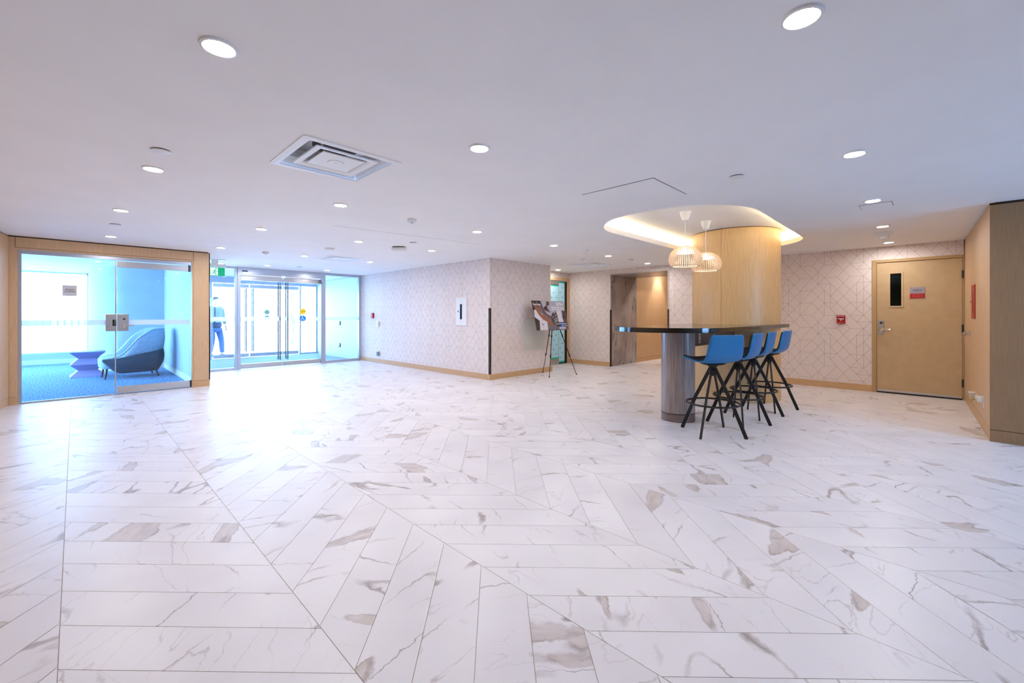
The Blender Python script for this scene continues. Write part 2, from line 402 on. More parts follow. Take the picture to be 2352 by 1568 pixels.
cf = mb.build('cove_fascia', 'ceiling_paint', ceiling, ang=40)
mb = MB().add([(x, y, H+T) for x, y in cv_out], [tuple(range(n))]); mb.build('cove_tray', 'ceiling_paint', ceiling, fix=False)
mb = MB().sweep([(x, y, H+.062) for x, y in offs(cove, .045)], lambda i: [(-.006, -.005), (.006, -.005), (.006, .005), (-.006, .005)], closed=True)
led = thing('cove_light', 'warm LED strip hidden in the raised ceiling cove above the bar table', 'light', (5.9, 2.1, H+.04))
o = mb.build('led_strip', 'cove_led'); o.parent = led; o.matrix_parent_inverse = Matrix.Translation((-5.9, -2.1, -H-.04))
# hairline joint in the ceiling
MB().bar((2.14, 5.09, H-.0003), (4.26, 4.86, H-.0003), .006, .0012).build('ceiling_joint', 'grey_plastic', ceiling)
# two drywall access panels, a frame of shadow gap each
for nm, x0, x1, y0, y1, lab in (('access_hatch', 3.147, 3.765, 1.543, 2.203, 'square flush access hatch in the ceiling in front of the cove'), ('access_hatch', 5.352, 5.56, .262, .498, 'small flush access hatch beside a downlight near the right wall')):
    t = thing(nm, lab, 'hatch', ((x0+x1)/2, (y0+y1)/2, H), group=None); cx, cy = (x0+x1)/2, (y0+y1)/2; hx, hy = (x1-x0)/2, (y1-y0)/2
    MB().box(-hx, -hy, -.004, hx, hy, .002).build('panel', 'ceiling_paint', t)
    g = MB()
    for sx in (-1, 1): g.box(sx*(hx+.002)-.002, -hy-.004, -.002, sx*(hx+.002)+.002, hy+.004, .001); g.box(-hx-.004, sx*(hy+.002)-.002, -.002, hx+.004, sx*(hy+.002)+.002, .001)
    g.build('frame_gap', 'sign_dark', t)

# ------------------------------------------------------------------ wallpaper print: thin printed lines on a half-diamond grid
SEG = """0,0,8,8 0,2,2,4 2,4,4,4 2,4,1,5 1,5,2,6 1,5,0,6 0,0,-1,1 -1,1,0,2 2,0,-1,3 2,0,2,2 2,0,4,0 4,0,2,2 2,2,-1,5 0,4,0,6 2,2,4,2 4,2,6,0 4,2,5,3 5,3,6,2 4,0,6,2 6,0,6,2 6,0,10,4
6,2,8,2 5,3,5,5 5,3,4,4 5,3,6,4 6,4,5,5 6,4,10,8 6,4,8,2 6,4,8,4 8,4,12,0 7,1,8,0 7,-1,7,1 8,0,12,4 9,1,10,0 10,0,11,1 11,-1,11,1 12,0,12,2 10,2,12,2 12,0,13,1 13,1,12,2 12,2,13,3 11,3,13,3
8,4,11,7 10,4,7,7 10,4,12,4 12,4,8,8 12,4,13,5 11,5,13,5 11,5,11,7 13,5,11,7 12,6,12,8 12,6,13,7 5,5,7,5 7,5,7,7 5,5,2,8 2,6,4,6 2,6,4,4 2,6,2,8 2,6,0,8 0,6,2,8 4,6,6,8 6,6,4,8 6,6,6,8 6,8,8,8 2,8,4,8 10,8,12,8"""
SEGS = [tuple(map(int, q.split(','))) for q in SEG.split()]
GX, GZ = .0852, .1052
def paper(wall, o, d, nrm, L, z0, z1, s0=0., holes=()):
    """o: start point (x,y); d: unit direction along the wall; nrm: outward normal; s0: phase; holes: (sa,sb,za,zb)"""
    mb = MB(); hw = .0017
    cells = set()
    for k in range(-1, int((L-s0)/(12*GX))+3):
        for j in range(-1, 4):
            for (a, b, c_, e) in SEGS:
                st = max(abs(c_-a), abs(e-b)); dx = (c_-a)/st; dy = (e-b)/st
                for q in range(st):
                    p = (a+dx*q+12*k, b+dy*q+8*j); r = (p[0]+dx, p[1]+dy)
                    key = tuple(sorted((p, r)))
                    cells.add(key)
    ok = lambda s, z: 0.004 < s < L-.004 and z0+.003 < z < z1-.003 and not any(h[0]-.003 < s < h[1]+.003 and h[2]-.003 < z < h[3]+.003 for h in holes)
    for p, r in sorted(cells):
        sa, za = s0+p[0]*GX, 2.252-p[1]*GZ; sb, zb = s0+r[0]*GX, 2.252-r[1]*GZ
        N = 6; run = None
        flags = [ok(sa+(sb-sa)*(i+.5)/N, za+(zb-za)*(i+.5)/N) for i in range(N)]+[False]
        for i, f in enumerate(flags):
            if f and run is None: run = i
            if not f and run is not None:
                t0, t1 = run/N, i/N; run = None
                x0, y0 = sa+(sb-sa)*t0, za+(zb-za)*t0; x1, y1 = sa+(sb-sa)*t1, za+(zb-za)*t1
                ln = math.hypot(x1-x0, y1-y0); px, py = -(y1-y0)/ln*hw, (x1-x0)/ln*hw
                mb.add([(o[0]+d[0]*s+nrm[0]*.0012, o[1]+d[1]*s+nrm[1]*.0012, z) for s, z in ((x0-px, y0-py), (x1-px, y1-py), (x1+px, y1+py), (x0+px, y0+py))], [(0, 1, 2, 3)])
    w_ = mb.build('wallpaper_pattern', 'wallpaper_line', wall, fix=False); w_['kind'] = 'stuff'
    return w_

# ------------------------------------------------------------------ walls of the lobby
BH = .102                                        # baseboard height
# centre block, left face (looks to the entrance) and right face
PX = 5.38; QY = 5.845; RX = 7.15
wcl = struct('wall_center_left', bx(PX, QY, -.02, PX+.12, 10.97, H), 'wallpaper', 'wallpapered wall of the centre block facing the glass lounge')
paper(wcl, (PX, 10.95), (0, -1), (-1, 0), 10.95-QY, BH, H, s0=.2, holes=((4.10, 4.47, 1.0, 1.56),))
wcr = struct('wall_center_right', bx(PX+.12, QY, -.02, RX, QY+.12, H), 'wallpaper', 'wallpapered wall of the centre block behind the poster easel')
paper(wcr, (PX, QY), (1, 0), (0, -1), RX-PX, BH, H, s0=.04, holes=((.9, 1.57, .47, 1.14),))
struct('wall_center_end', bx(RX-.12, QY+.1, -.02, RX, 6.6, H), 'wallpaper', 'short return wall of the centre block beside the alcove')
def base(name, pts, lab, inset=.016):
    mb = MB()
    for (x0, y0, x1, y1, nx, ny) in pts:
        d = Vector((x1-x0, y1-y0, 0)); n_ = Vector((nx, ny, 0))*inset
        a, b = Vector((x0, y0, 0)), Vector((x1, y1, 0))
        q = [a, b, b+n_, a+n_]; mb.prism([(p.x, p.y) for p in q], 0.0, BH)
    return struct(name, mb, 'base_wood', lab, 'baseboard', bevel=.002)
base('baseboard_center_left', [(PX, QY-.016, PX, 10.9, -1, 0)], 'light wood baseboard along the centre block wall facing the lounge')
base('baseboard_center_right', [(PX, QY, RX+.05, QY, 0, -1)], 'light wood baseboard below the easel')
# dark corner guards
gd = MB().box(PX-.003, QY-.003, BH, PX+.035, QY, 1.335).box(PX-.003, QY-.003, BH, PX, QY+.035, 1.335)
tag(gd.build('corner_guard', 'dark_metal', bevel=.001), 'dark metal corner guard on the centre block corner', 'corner guard')
# alcove door wall
AY = 6.56
wal = struct('wall_alcove', bx(6.9, AY, -.02, 8.0, AY+.1, H).box(8.75, AY, -.02, 8.9, AY+.1, H).box(8.0, AY, 2.12, 8.75, AY+.1, H), 'wallpaper', 'narrow alcove wall around the filmed glass door')
paper(wal, (6.9, AY), (1, 0), (0, -1), 1.86, 2.14, H, s0=.0)
# long right wall with the lift lobby opening and the stair door
WX = 8.78; OL, OR, OH = 5.352, 3.975, 2.147
DL, DR, DH = .66, -.335, 2.062
wr = MB().box(WX, OL+.02, -.02, WX+.12, AY+.1, H).box(WX, DL, -.02, WX+.12, OR-.02, H).box(WX, OR-.02, OH+.02, WX+.12, OL+.02, H).box(WX, DR-.05, DH, WX+.12, DL, H).box(WX, -.6, -.02, WX+.12, DR, H)
wrt = struct('wall_right', wr, 'wallpaper', 'long wallpapered wall with the lift lobby opening and the stair door')
L0 = AY
paper(wrt, (WX, L0), (0, -1), (-1, 0), L0+.335, BH, H, s0=(L0-1.785)-12*GX*5, holes=((L0-OL, L0-OR, 0, OH), (L0-DL, L0-DR, 0, DH)))
base('baseboard_right', [(WX, DL, WX, OR, -1, 0)], 'light wood baseboard between the stair door and the lift lobby')
base('baseboard_back', [(WX, OL, WX, AY, -1, 0)], 'light wood baseboard between the lift lobby and the alcove')
struct('leak_block_stair', bx(WX+.07, -.6, -.02, WX+.2, .9, H), 'dark_metal', 'unseen dark backing added behind the stair door to block light')  # unseen backing added to stop sky light leaking round the stair door
struct('leak_block_alcove', bx(7.6, AY+.08, -.02, 8.95, AY+.2, H), 'plaster', 'unseen white backing added behind the filmed glass door to block light')  # added blocker against light coming in from behind the alcove door
# lift lobby: stone portal, oak walls
PD = 1.22
struct('trim_1', MB().box(WX+.001, OL, 0, WX+PD, OL+.019, OH+.019), 'stone', 'grey-brown stone slab lining the left of the lift lobby portal', 'portal')
struct('trim_2', MB().box(WX+.001, OR-.019, 0, WX+PD, OR, OH+.019), 'stone', 'grey-brown stone slab lining the right of the lift lobby portal', 'portal')
struct('trim_3', MB().box(WX+.001, OR, OH, WX+PD, OL, OH+.019), 'stone', 'grey-brown stone soffit of the lift lobby portal', 'portal')
lip = MB().box(WX-.012, OL, 0, WX+.01, OL+.022, OH+.022).box(WX-.012, OR-.022, 0, WX+.01, OR, OH+.022).box(WX-.012, OR, OH, WX+.01, OL, OH+.022)
struct('trim_4', lip, 'stone_lip', 'pale edge trim framing the lift lobby opening', 'trim', bevel=.002)
for yy, lab, s in ((OL+.022, 'dark corner guard on the left edge of the lift lobby opening', 1), (OR, 'dark corner guard on the right edge of the lift lobby opening', -1)):
    tag(MB().box(WX-.016, yy-.03 if s > 0 else yy-.026, .0, WX-.012, yy if s > 0 else yy+.004, 1.33).box(WX-.016, yy-.034 if s > 0 else yy, .0, WX+.02, yy-.03 if s > 0 else yy+.004, 1.33).build('corner_guard', 'dark_metal'), lab, 'corner guard')
wl = struct('wall_lift_left', bx(WX+PD, OL+.02, -.02, 12.4, OL+.12, 2.6), 'groove', 'oak panelled left wall of the lift lobby')
for x0, x1 in ((WX+PD+.001, 10.826), (10.830, 11.62), (11.624, 12.3)):
    bx(x0, OL+.006, .105, x1, OL+.02, 2.58).build('wood_panel', 'oak', wl, bevel=.001)
bx(WX+PD+.001, OL+.008, 0, 12.3, OL+.02, .10).build('plinth', 'base_wood', wl)
struct('leak_block_portal', bx(WX+PD-.03, 2.2, OH+.02, WX+PD-.001, 5.5, 2.6).box(WX+PD-.03, OL+.02, -.02, WX+PD-.001, 5.5, 2.6), 'plaster', 'unseen wall added above the lift lobby portal to block sky light')  # hidden closure put in where sky light leaked above the portal
struct('wall_lift_end', bx(12.3, 2.2, -.02, 12.4, 5.5, 2.6), 'oak', 'oak end wall of the lift lobby')
struct('wall_lift_right', bx(WX+PD, 2.2, -.02, 12.4, 2.3, 2.6).box(WX+.12, 2.2, -.02, WX+PD, OR-.1, 2.6), 'oak', 'oak right wall of the lift lobby')
struct('ceiling_lift', bx(WX+PD, 2.2, 2.5, 12.4, 5.5, 2.6), 'ceiling_paint', 'higher ceiling of the lift lobby', 'ceiling')
# oak panelled wall on the right and the dark oak end panel
RA, RB = Vector((8.80, -.342)), Vector((6.10, -.403)); rd = (RB-RA).normalized(); rn = Vector((rd.y, -rd.x)); rn = rn if rn.y > 0 else -rn
def rw(s, off, z): p = RA+rd*s+rn*off; return (p.x, p.y, z)
RL = (RB-RA).length
def rbox(s0, s1, o0, o1, z0, z1): 
    return MB().add([rw(s0, o0, z0), rw(s1, o0, z0), rw(s1, o1, z0), rw(s0, o1, z0), rw(s0, o0, z1), rw(s1, o0, z1), rw(s1, o1, z1), rw(s0, o1, z1)], [(3, 2, 1, 0), (4, 5, 6, 7), (0, 1, 5, 4), (1, 2, 6, 5), (2, 3, 7, 6), (3, 0, 4, 7)])
wop = struct('wall_far_right', rbox(-.1, RL-.02, -.12, -.012, -.02, H), 'groove', 'oak panelled side wall right of the stair door')
for s0, s1 in ((0, .895), (.899, 1.85), (1.854, RL-.02)):
    rbox(s0, s1, -.012, 0, .125, H-.012).build('wood_panel', 'oak', wop, bevel=.001)
rbox(0, RL-.02, -.012, 0, 0, .121).build('plinth', 'base_wood', wop)
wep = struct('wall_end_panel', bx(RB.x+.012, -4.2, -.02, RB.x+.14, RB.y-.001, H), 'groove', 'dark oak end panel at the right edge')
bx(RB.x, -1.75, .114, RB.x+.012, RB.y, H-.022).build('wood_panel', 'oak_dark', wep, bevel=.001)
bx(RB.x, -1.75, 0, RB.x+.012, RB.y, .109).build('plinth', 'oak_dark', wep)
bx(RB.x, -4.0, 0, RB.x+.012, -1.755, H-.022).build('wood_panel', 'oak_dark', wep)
bx(RB.x, -3.9, H-.022, RB.x+.012, RB.y-.03, H).build('shadow_gap', 'shadow_gap', wep)
# behind the camera: left wall, window wall
struct('wall_left_near', bx(-2.12, -4.1, -.02, -2.0, 2.6, H), 'oak', 'oak wall to the left of the camera')
def wall2(name, x0, y0, x1, y1, th, mt, lab, z0=-.02, z1=H, off=0.):
    a, b = Vector((x0, y0)), Vector((x1, y1)); d = (b-a).normalized(); n_ = Vector((-d.y, d.x))
    q = [a+n_*off, b+n_*off, b+n_*(off+th), a+n_*(off+th)]
    return MB().prism([tuple(p) for p in q], z0, z1)
wlf = struct('wall_left', wall2('', -.632, 8.775, -1.56, 2.5, .12, '', '', off=-.13), 'groove', 'oak panelled wall at the left edge of the picture')
wall2('', -.625, 8.76, -1.56, 2.5, .011, '', '', .106, H-.015, off=-.011).build('wood_panel', 'oak', wlf)
wall2('', -.625, 8.76, -1.56, 2.5, .012, '', '', 0, .102, off=-.012).build('plinth', 'oak', wlf)
struct('wall_left_return', bx(-2.1, 2.4, -.02, -1.55, 2.5, H), 'oak', 'short oak return wall on the left')
wsouth = struct('wall_south', bx(-2.1, -4.1, -.02, 6.2, -4.0, .8).box(-2.1, -4.1, 2.1, 6.2, -4.0, H).box(-2.1, -4.1, .35, 4.2, -4.0, 2.1).box(5.7, -4.1, .35, 6.2, -4.0, 2.1), 'plaster', 'window wall behind the camera')
wn_ = thing('window_9', 'daylight window behind the camera', 'window', (0, -4.05, 0), kind='structure')
bx(4.2, -.006, .8, 5.7, .006, 2.1).build('pane', 'pane', wn_)
f = MB()
for x in (4.2, 4.93, 5.66): f.box(x, -.03, .8, x+.04, .03, 2.1)
f.box(4.2, -.03, .8, 5.7, .03, .84).box(4.2, -.03, 2.06, 5.7, .03, 2.1); f.build('window_frame', 'aluminium', wn_)

# ------------------------------------------------------------------ glass front of the lounge (left)
LY = 8.775
wlo = struct('wall_lounge_front', bx(-.66, LY+.012, -.02, -.548, LY+.10, H-.012).box(1.374, LY+.012, -.02, 1.59, LY+.10, H-.012).box(-.66, LY+.012, 2.09, 1.59, LY+.10, H-.012).box(-3.2, LY+.03, -.02, -.6, LY+.13, H), 'groove', 'oak framed glass front of the lounge')
bx(-.627, LY, .103, -.569, LY+.012, H-.016).build('wood_panel', 'oak', wlo, bevel=.001)
bx(-.564, LY, 2.118, 1.372, LY+.012, H-.016).build('header_panel', 'oak', wlo, bevel=.001)
bx(1.378, LY, .106, 1.603, LY+.012, H-.016).build('wood_panel', 'oak', wlo, bevel=.001)
bx(1.59, LY, .106, 1.603, LY+.11, H-.016).build('edge_panel', 'oak', wlo)
bx(-.627, LY, 0, -.55, LY+.012, .099).build('plinth', 'base_wood', wlo)
bx(1.36, LY, 0, 1.603, LY+.012, .102).build('plinth', 'base_wood', wlo)
bx(-.569, LY+.002, .0, -.545, LY+.10, 2.113).build('door_lining', 'oak', wlo); bx(1.358, LY+.002, 0, 1.376, LY+.10, 2.113).build('door_lining', 'oak', wlo); bx(-.545, LY+.002, 2.088, 1.358, LY+.10, 2.113).build('door_lining', 'oak', wlo)
bx(-.62, LY+.02, H-.016, 1.58, LY+.1, H).build('shadow_gap', 'shadow_gap', wlo)
tag(MB().box(1.603, LY-.004, .106, 1.607, LY+.04, 1.35).build('corner_guard', 'dark_metal'), 'dark metal corner guard on the end of the oak lounge frame', 'corner guard')
PYY = LY+.05
w1 = thing('window_1', 'fixed glass pane of the lounge front with a frosted safety band', 'window', (-.06, PYY, 0), kind='structure')
bx(-.451, -.005, .02, .483, .005, 2.035).build('pane', 'pane', w1)
bx(-.451, -.0075, 1.054, .483, -.0055, 1.132).build('safety_band', 'frost_band', w1)
f = MB().box(-.485, -.02, 0, -.451, .02, 2.085).box(-.451, -.02, 2.035, 1.41, .02, 2.085).box(-.451, -.02, 0, .483, .02, .02); f.build('window_frame', 'aluminium', w1, bevel=.002)
bx(.478, -.012, .02, .492, .012, 2.035).build('joint_strip', 'steel', w1)
d1 = thing('door_1', 'frameless glass lounge door with steel rails and a square steel lock', 'door', (.44, PYY, 0), kind='structure')
bx(.004, -.005, .02, .893, .005, 2.02).build('pane', 'pane', d1)
bx(.004, -.0075, 1.054, .893, -.0055, 1.132).build('safety_band', 'frost_band', d1)
bx(.004, -.02, 1.93, .893, .02, 2.022).build('top_rail', 'steel', d1, bevel=.002); bx(.004, -.02, .012, .893, .02, .119).build('bottom_rail', 'steel', d1, bevel=.002)
bx(.87, -.024, 1.925, .905, .024, 2.03).build('pivot', 'dark_metal', d1); bx(.896, -.02, 0.01, .912, .02, .12).build('pivot', 'black', d1)
lk_ = bx(.0, -.035, .962, .133, .03, 1.219).build('lock_case', 'steel', d1, bevel=.003)
MB().lathe([(.016, 0), (.016, .008), (.008, .012)], 16).build('key_cylinder', 'dark_metal', lk_).matrix_local = Matrix.Translation((.08, -.035, 1.145)) @ Matrix.Rotation(PI/2, 4, 'X')
MB().lathe([(.026, 0), (.026, .012), (.012, .016), (.012, .05)], 18).build('rosette', 'chrome', lk_).matrix_local = Matrix.Translation((.075, -.035, 1.045)) @ Matrix.Rotation(PI/2, 4, 'X')
MB().tube([(.075, -.08, 1.045), (.10, -.084, 1.045), (.19, -.084, 1.045)], .010, 10).build('lever', 'chrome', lk_)
kp = bx(-.128, -.035, .962, -.004, .03, 1.219).build('strike_case', 'steel', d1, bevel=.003)
bx(-.05, -.037, 1.04, -.012, -.033, 1.135).build('strike_slot', 'black', kp); bx(-.028, -.042, 1.045, -.006, -.034, 1.13).build('strike_keeper', 'chrome', kp)
sp = thing('door_sign', 'grey square plaque reading SPORTS LOUNGE on the lounge glass', 'sign', (-.057, PYY-.006, 1.554))
bx(-.0735, -.006, -.077, .0735, 0, .077).build('plate', 'lounge_sign', sp)
for k, s in enumerate(('SPORTS', 'LOUNGE')): text('lettering', s, 'black', sp, .027, frame((0, -.0065, .012-.027*k), (1, 0, 0), (0, 0, 1)), bold=.0004)

# ------------------------------------------------------------------ lounge interior
struct('floor_lounge', bx(-3.1, LY+.03, -.1, 1.46, 15.5, .004), 'carpet', 'blue textured carpet of the lounge', 'carpet')
struct('wall_lounge_side', bx(1.43, LY+.10, -.02, 1.59, 14.1, H), 'lounge_toned_white', 'white side wall of the lounge')
# back wall with the rounded corner
cur = [(1.43, 12.6), (.85, 12.6)]+[(.85-.62*math.sin(a), 13.22-.62*math.cos(a)) for a in [PI/2*i/10 for i in range(1, 11)]]+[(.23, 15.5)]
back = MB().prism(cur+[(1.43, 15.5)], -.02, H, True)
struct('wall_lounge_back', back, 'lounge_toned_white', 'white back wall of the lounge with a rounded corner', ang=50)
mb = MB().sweep([(x, y, .06) for x, y in cur[:-1]]+[(.23, 15.4, .06)], lambda i: [(-.012, -.06), (.012, -.06), (.012, .06), (-.012, .06)], smooth=True)
struct('baseboard_lounge_back', mb, 'off_white', 'pale baseboard along the rounded lounge wall', 'baseboard', ang=50)
struct('baseboard_lounge_side', bx(1.415, LY+.12, 0, 1.43, 12.6, .12), 'off_white', 'pale baseboard along the lounge side wall', 'baseboard')
struct('wall_lounge_window', bx(-3.1, 15.42, -.02, .23, 15.52, .27).box(-3.1, 15.42, 2.255, .23, 15.52, H), 'lounge_toned_white', 'low sill wall below the lounge windows')
struct('baseboard_lounge_window', bx(-3.1, 15.405, 0, .23, 15.42, .12), 'off_white', 'pale baseboard below the lounge windows', 'baseboard')
w3 = thing('window_3', 'floor-to-ceiling lounge window looking onto the terrace', 'window', (-1.4, 15.47, 0), kind='structure')
bx(-1.7, -.005, .27, 1.63, .005, 2.255).build('pane', 'pane', w3)
f = MB().box(-1.7, -.03, .27, -1.66, .03, 2.255).box(1.605, -.03, .27, 1.63, .03, 2.255).box(-1.7, -.03, .27, 1.63, .03, .295).box(-1.7, -.03, 2.235, 1.63, .03, 2.255); f.build('window_frame', 'white_paint', w3)
struct('wall_lounge_left', bx(-3.2, LY+.1, -.02, -3.1, 15.5, .27), 'lounge_toned_white', 'low sill wall below the added glazing on the left of the lounge')
w8 = thing('window_added', 'unseen glazing added on the left of the lounge for more daylight', 'window', (-3.15, 12.1, 0), kind='structure')  # invented glazing, out of view, lets extra daylight into the lounge
bx(-.005, -3.3, .27, .005, 3.4, 2.26).build('pane', 'pane', w8)
f = MB()
for y in (-3.3, -1.1, 1.1, 3.36): f.box(-.03, y, .27, .03, y+.04, 2.26)
f.build('window_frame', 'white_paint', w8)
pl = thing('wall_outlet', 'white double outlet low on the lounge side wall', 'outlet', (1.43, 11.45, .36))
bx(-.006, -.035, -.057, 0, .035, .057).build('plate', 'white_plastic', pl, bevel=.002)
for z in (-.025, .025): bx(-.009, -.017, z-.014, -.006, .017, z+.014).build('socket', 'off_white', pl, bevel=.001)

# armchair (faces -x)
ch = thing('lounge_armchair', 'low lounge armchair with a knit back and a dark wrap-around shell', 'armchair', (.80, 11.22, .004), rz=.06)
def plan(t):                                  # t in 0..1 around the U, front left -> back -> front right
    s = 2*t-1; w_ = .37
    if abs(s) < .5:
        a = s/.5*PI/2; return Vector((.0+.40*math.cos(a), w_*math.sin(a)*1.0, 0))
    q = (abs(s)-.5)/.5; return Vector((-.46*q, math.copysign(w_-.07*q*q, s), 0))
def sstep(x): x = max(0, min(1, x)); return x*x*(3-2*x)
def outn(t):
    d = plan(min(1, t+.01))-plan(max(0, t-.01)); return Vector((d.y, -d.x, 0)).normalized()
def backness(t): return sstep(1-abs(2*t-1))
def zs(t): return .375+.155*backness(t)
def zb(t): q = abs(2*t-1); return .11+.235*max(0, (q-.72)/.28)**2
def zt(t): return .40+.12*sstep((1-abs(2*t-1))/.5)+.43*sstep((1-abs(2*t-1)-.22)/.5)
def shell(i, j):
    t = i; z = zb(t)+(zs(t)-zb(t))*j; p = plan(t)+outn(t)*(.062*math.sin(PI*min(1, j*.75+.1))-.05*(1-j)**2+.018*j); return (p.x, p.y, z)
MB().grid(shell, 61, 9).build('shell', 'chair_shell', ch, solid=.022)
def uph(i, j):                                # closed loop section: outer up, over the top, inner down
    t = i; zt_, z0 = zt(t), zs(t)-.06; n_ = outn(t); th = .075
    lean = .10*backness(t)
    a = j*2
    if a <= 1: off = .028+.03*math.sin(PI*a); z = z0+(zt_-.04-z0)*a; f_ = (z-z0)/max(.01, .9-z0)
    else:
        a2 = a-1; ang_ = PI*min(1, a2/.4)
        if a2 < .4: off = -.005+.05*math.cos(ang_); z = zt_-.04+.04*math.sin(ang_)
        else: off = -.055-.03*math.sin(PI*(a2-.4)/.6); z = zt_-.04-(zt_-.30)*((a2-.4)/.6)
    p = plan(t)+n_*off+Vector((lean*max(0, z-.45), 0, 0)); return (p.x, p.y, z)
MB().grid(uph, 61, 25).build('upholstery', 'knit', ch)
seat = rrect(-.49, .30, -.30, .30, .14, 6)
mb = MB()
lev = [(.0, .20), (.02, .185), (.012, .36), (-.012, .40), (-.05, .415)]
sv = []; 
for off, z in [(-.03, .19), (.0, .22), (.006, .36), (-.012, .395), (-.05, .41)]:
    sv.append([(x+(off if x < 0 else -0+off)*(1 if x > 0 else -1)*1.0, y+off*(1 if y > 0 else -1), z) for x, y in seat])
k = len(seat); vs = [p for r in sv for p in r]
fs = [(i*k+j, i*k+(j+1) % k, (i+1)*k+(j+1) % k, (i+1)*k+j) for i in range(4) for j in range(k)]+[tuple(range(k-1, -1, -1)), tuple(4*k+j for j in range(k))]
MB().add(vs, fs, True).build('seat_cushion', 'knit', ch, ang=60)
for x, y, dx, dy in ((-.40, -.24, -.03, 0), (-.40, .24, -.03, 0), (.26, -.26, .08, -.05), (.26, .26, .08, .05)):
    MB().tube([(x, y, .24), (x+dx, y+dy, 0)], lambda i: .020 if i == 0 else .012, 10).build('leg', 'dark_metal', ch)

# zig-zag side table
st = thing('side_table', 'purple-blue zigzag side table next to the armchair', 'side table', (.17, 11.94, .004))
def sqp(r, z, ax=.012): return [(x, y, z) for x, y in rrect(-r, r, -r, r, ax, 3)]
def frust(levels):
    vs = []; k = None
    for r, z in levels: q = sqp(r, z); k = len(q); vs += q
    return MB().add(vs, [(i*k+j, i*k+(j+1) % k, (i+1)*k+(j+1) % k, (i+1)*k+j) for i in range(len(levels)-1) for j in range(k)]+[tuple(range(k-1, -1, -1)), tuple((len(levels)-1)*k+j for j in range(k))])
frust([(.25, 0), (.25, .008), (.135, .125)]).build('base', 'side_table', st)
frust([(.135, .125), (.242, .235), (.242, .243), (.135, .355)]).build('middle', 'side_table', st)
frust([(.135, .355), (.25, .475), (.25, .487), (.243, .49)]).build('top', 'side_table', st)

# ------------------------------------------------------------------ entrance: inner glass wall, vestibule, outer doors
EY = 10.95
def glazed(name, lab, x0, x1, y, z0, z1, kind='window', band=True, fr=.045, extra=None):
    t = thing(name, lab, kind, ((x0+x1)/2, y, 0), kind='structure'); h = (x1-x0)/2
    bx(-h+fr, -.005, z0+fr, h-fr, .005, z1-fr).build('pane', 'pane', t)
    f_ = MB().box(-h, -.035, z0, -h+fr, .05, z1).box(h-fr, -.035, z0, h, .05, z1).box(-h+fr, -.035, z0, h-fr, .05, z0+fr).box(-h+fr, -.035, z1-fr, h-fr, .05, z1)
    f_.build('window_frame', 'aluminium', t, bevel=.002)
    if band: bx(-h+fr, -.0075, 1.075, h-fr, -.0055, 1.165).build('safety_band', 'frost_band', t)
    return t
glazed('window_4', 'left sidelight of the entrance with a person seen through it', 1.62, 2.50, EY, 0, H, fr=.05)
glazed('window_5', 'right sidelight of the entrance beside the wallpapered wall', 4.36, 5.36, EY, 0, H, fr=.06)
hd = thing('door_header', 'aluminium operator header above the entrance doors', 'door header', (3.43, EY, 2.115), kind='structure')
bx(-.93, -.06, 0, .93, .09, .155).build('case', 'aluminium', hd, bevel=.003)
bx(-.85, -.064, .055, -.74, -.06, .085).build('nameplate', 'sign_dark', hd)
bx(-.93, -.075, -.03, -.05, -.02, 0).build('arm_cover', 'white_paint', hd); bx(.06, -.075, -.03, .8, -.02, 0).build('arm_cover', 'white_paint', hd)
def leaf(name, lab, x0, x1, y, pull, stickers=None, band=True, ztop=2.085, outer=False):
    t = thing(name, lab, 'door', ((x0+x1)/2, y, 0), kind='structure'); h = (x1-x0)/2
    bx(-h+.004, -.006, .02, h-.004, .006, ztop-.01).build('pane', 'pane', t)
    bx(-h+.004, -.022, .015, h-.004, .022, .115).build('bottom_rail', 'steel', t, bevel=.002)
    bx(-h+.004, -.022, ztop-.10, h-.004, .022, ztop).build('top_rail', 'steel', t, bevel=.002)
    if band: bx(-h+.004, -.0085, 1.075, h-.004, -.0065, 1.165).build('safety_band', 'frost_band', t)
    px = h-.075 if pull > 0 else -h+.075
    for yy in (-.065, .065):
        p = MB().tube([(px, yy, .16), (px, yy, 1.98)], .014, 10)
        for z in (.30, 1.75): p.tube([(px, 0, z), (px, yy, z)], .008, 8)
        p.build('pull_bar', 'dark_steel' if 'dark_steel' in M else 'aluminium', t)
    if stickers is not None:
        for dz, mt_, k in ((.085, stickers[0], 0), (-.085, stickers[1], 1)):
            s = MB().lathe([(.075, 0), (.075, .0015)], 28).build('sticker', mt_, t); s.matrix_local = Matrix.Translation((stickers[2]-(x0+x1)/2, -.009, 1.21+dz)) @ Matrix.Rotation(PI/2, 4, 'X')
            if k == 0:
                text('sticker_lettering', 'CAUTION', 'black', s, .03, Matrix.Translation((0, 0, .002)))
            else:
                wm = MB().lathe([(.010, .0022), (.010, .003)], 14, (-.004, .040, 0)).bar((-.004, .028, .0025), (.0, -.01, .0025), .012, .001).bar((.0, -.008, .0025), (.026, -.012, .0025), .01, .001).bar((.024, -.01, .0025), (.034, -.042, .0025), .01, .001)
                wm.tube([(-.002+.032*math.cos(a), -.016+.032*math.sin(a), .0025) for a in [PI*.45+PI*1.35*i/14 for i in range(15)]], .004, 6); wm.build('wheelchair_symbol', 'print_white', s)
    return t
mat('dark_steel', srgb(120, 128, 140), .3, .9)
leaf('door_2', 'left inner entrance door leaf of frameless glass', 2.565, 3.428, EY, 1)
leaf('door_3', 'right inner entrance door leaf with yellow and blue round stickers', 3.446, 4.30, EY, -1, ('yellow', 'blue_sticker', 3.88))
struct('trim_5', bx(2.50, EY-.05, 0, 2.56, EY+.08, H), 'aluminium', 'left aluminium jamb post of the entrance doors', 'post', bevel=.003)
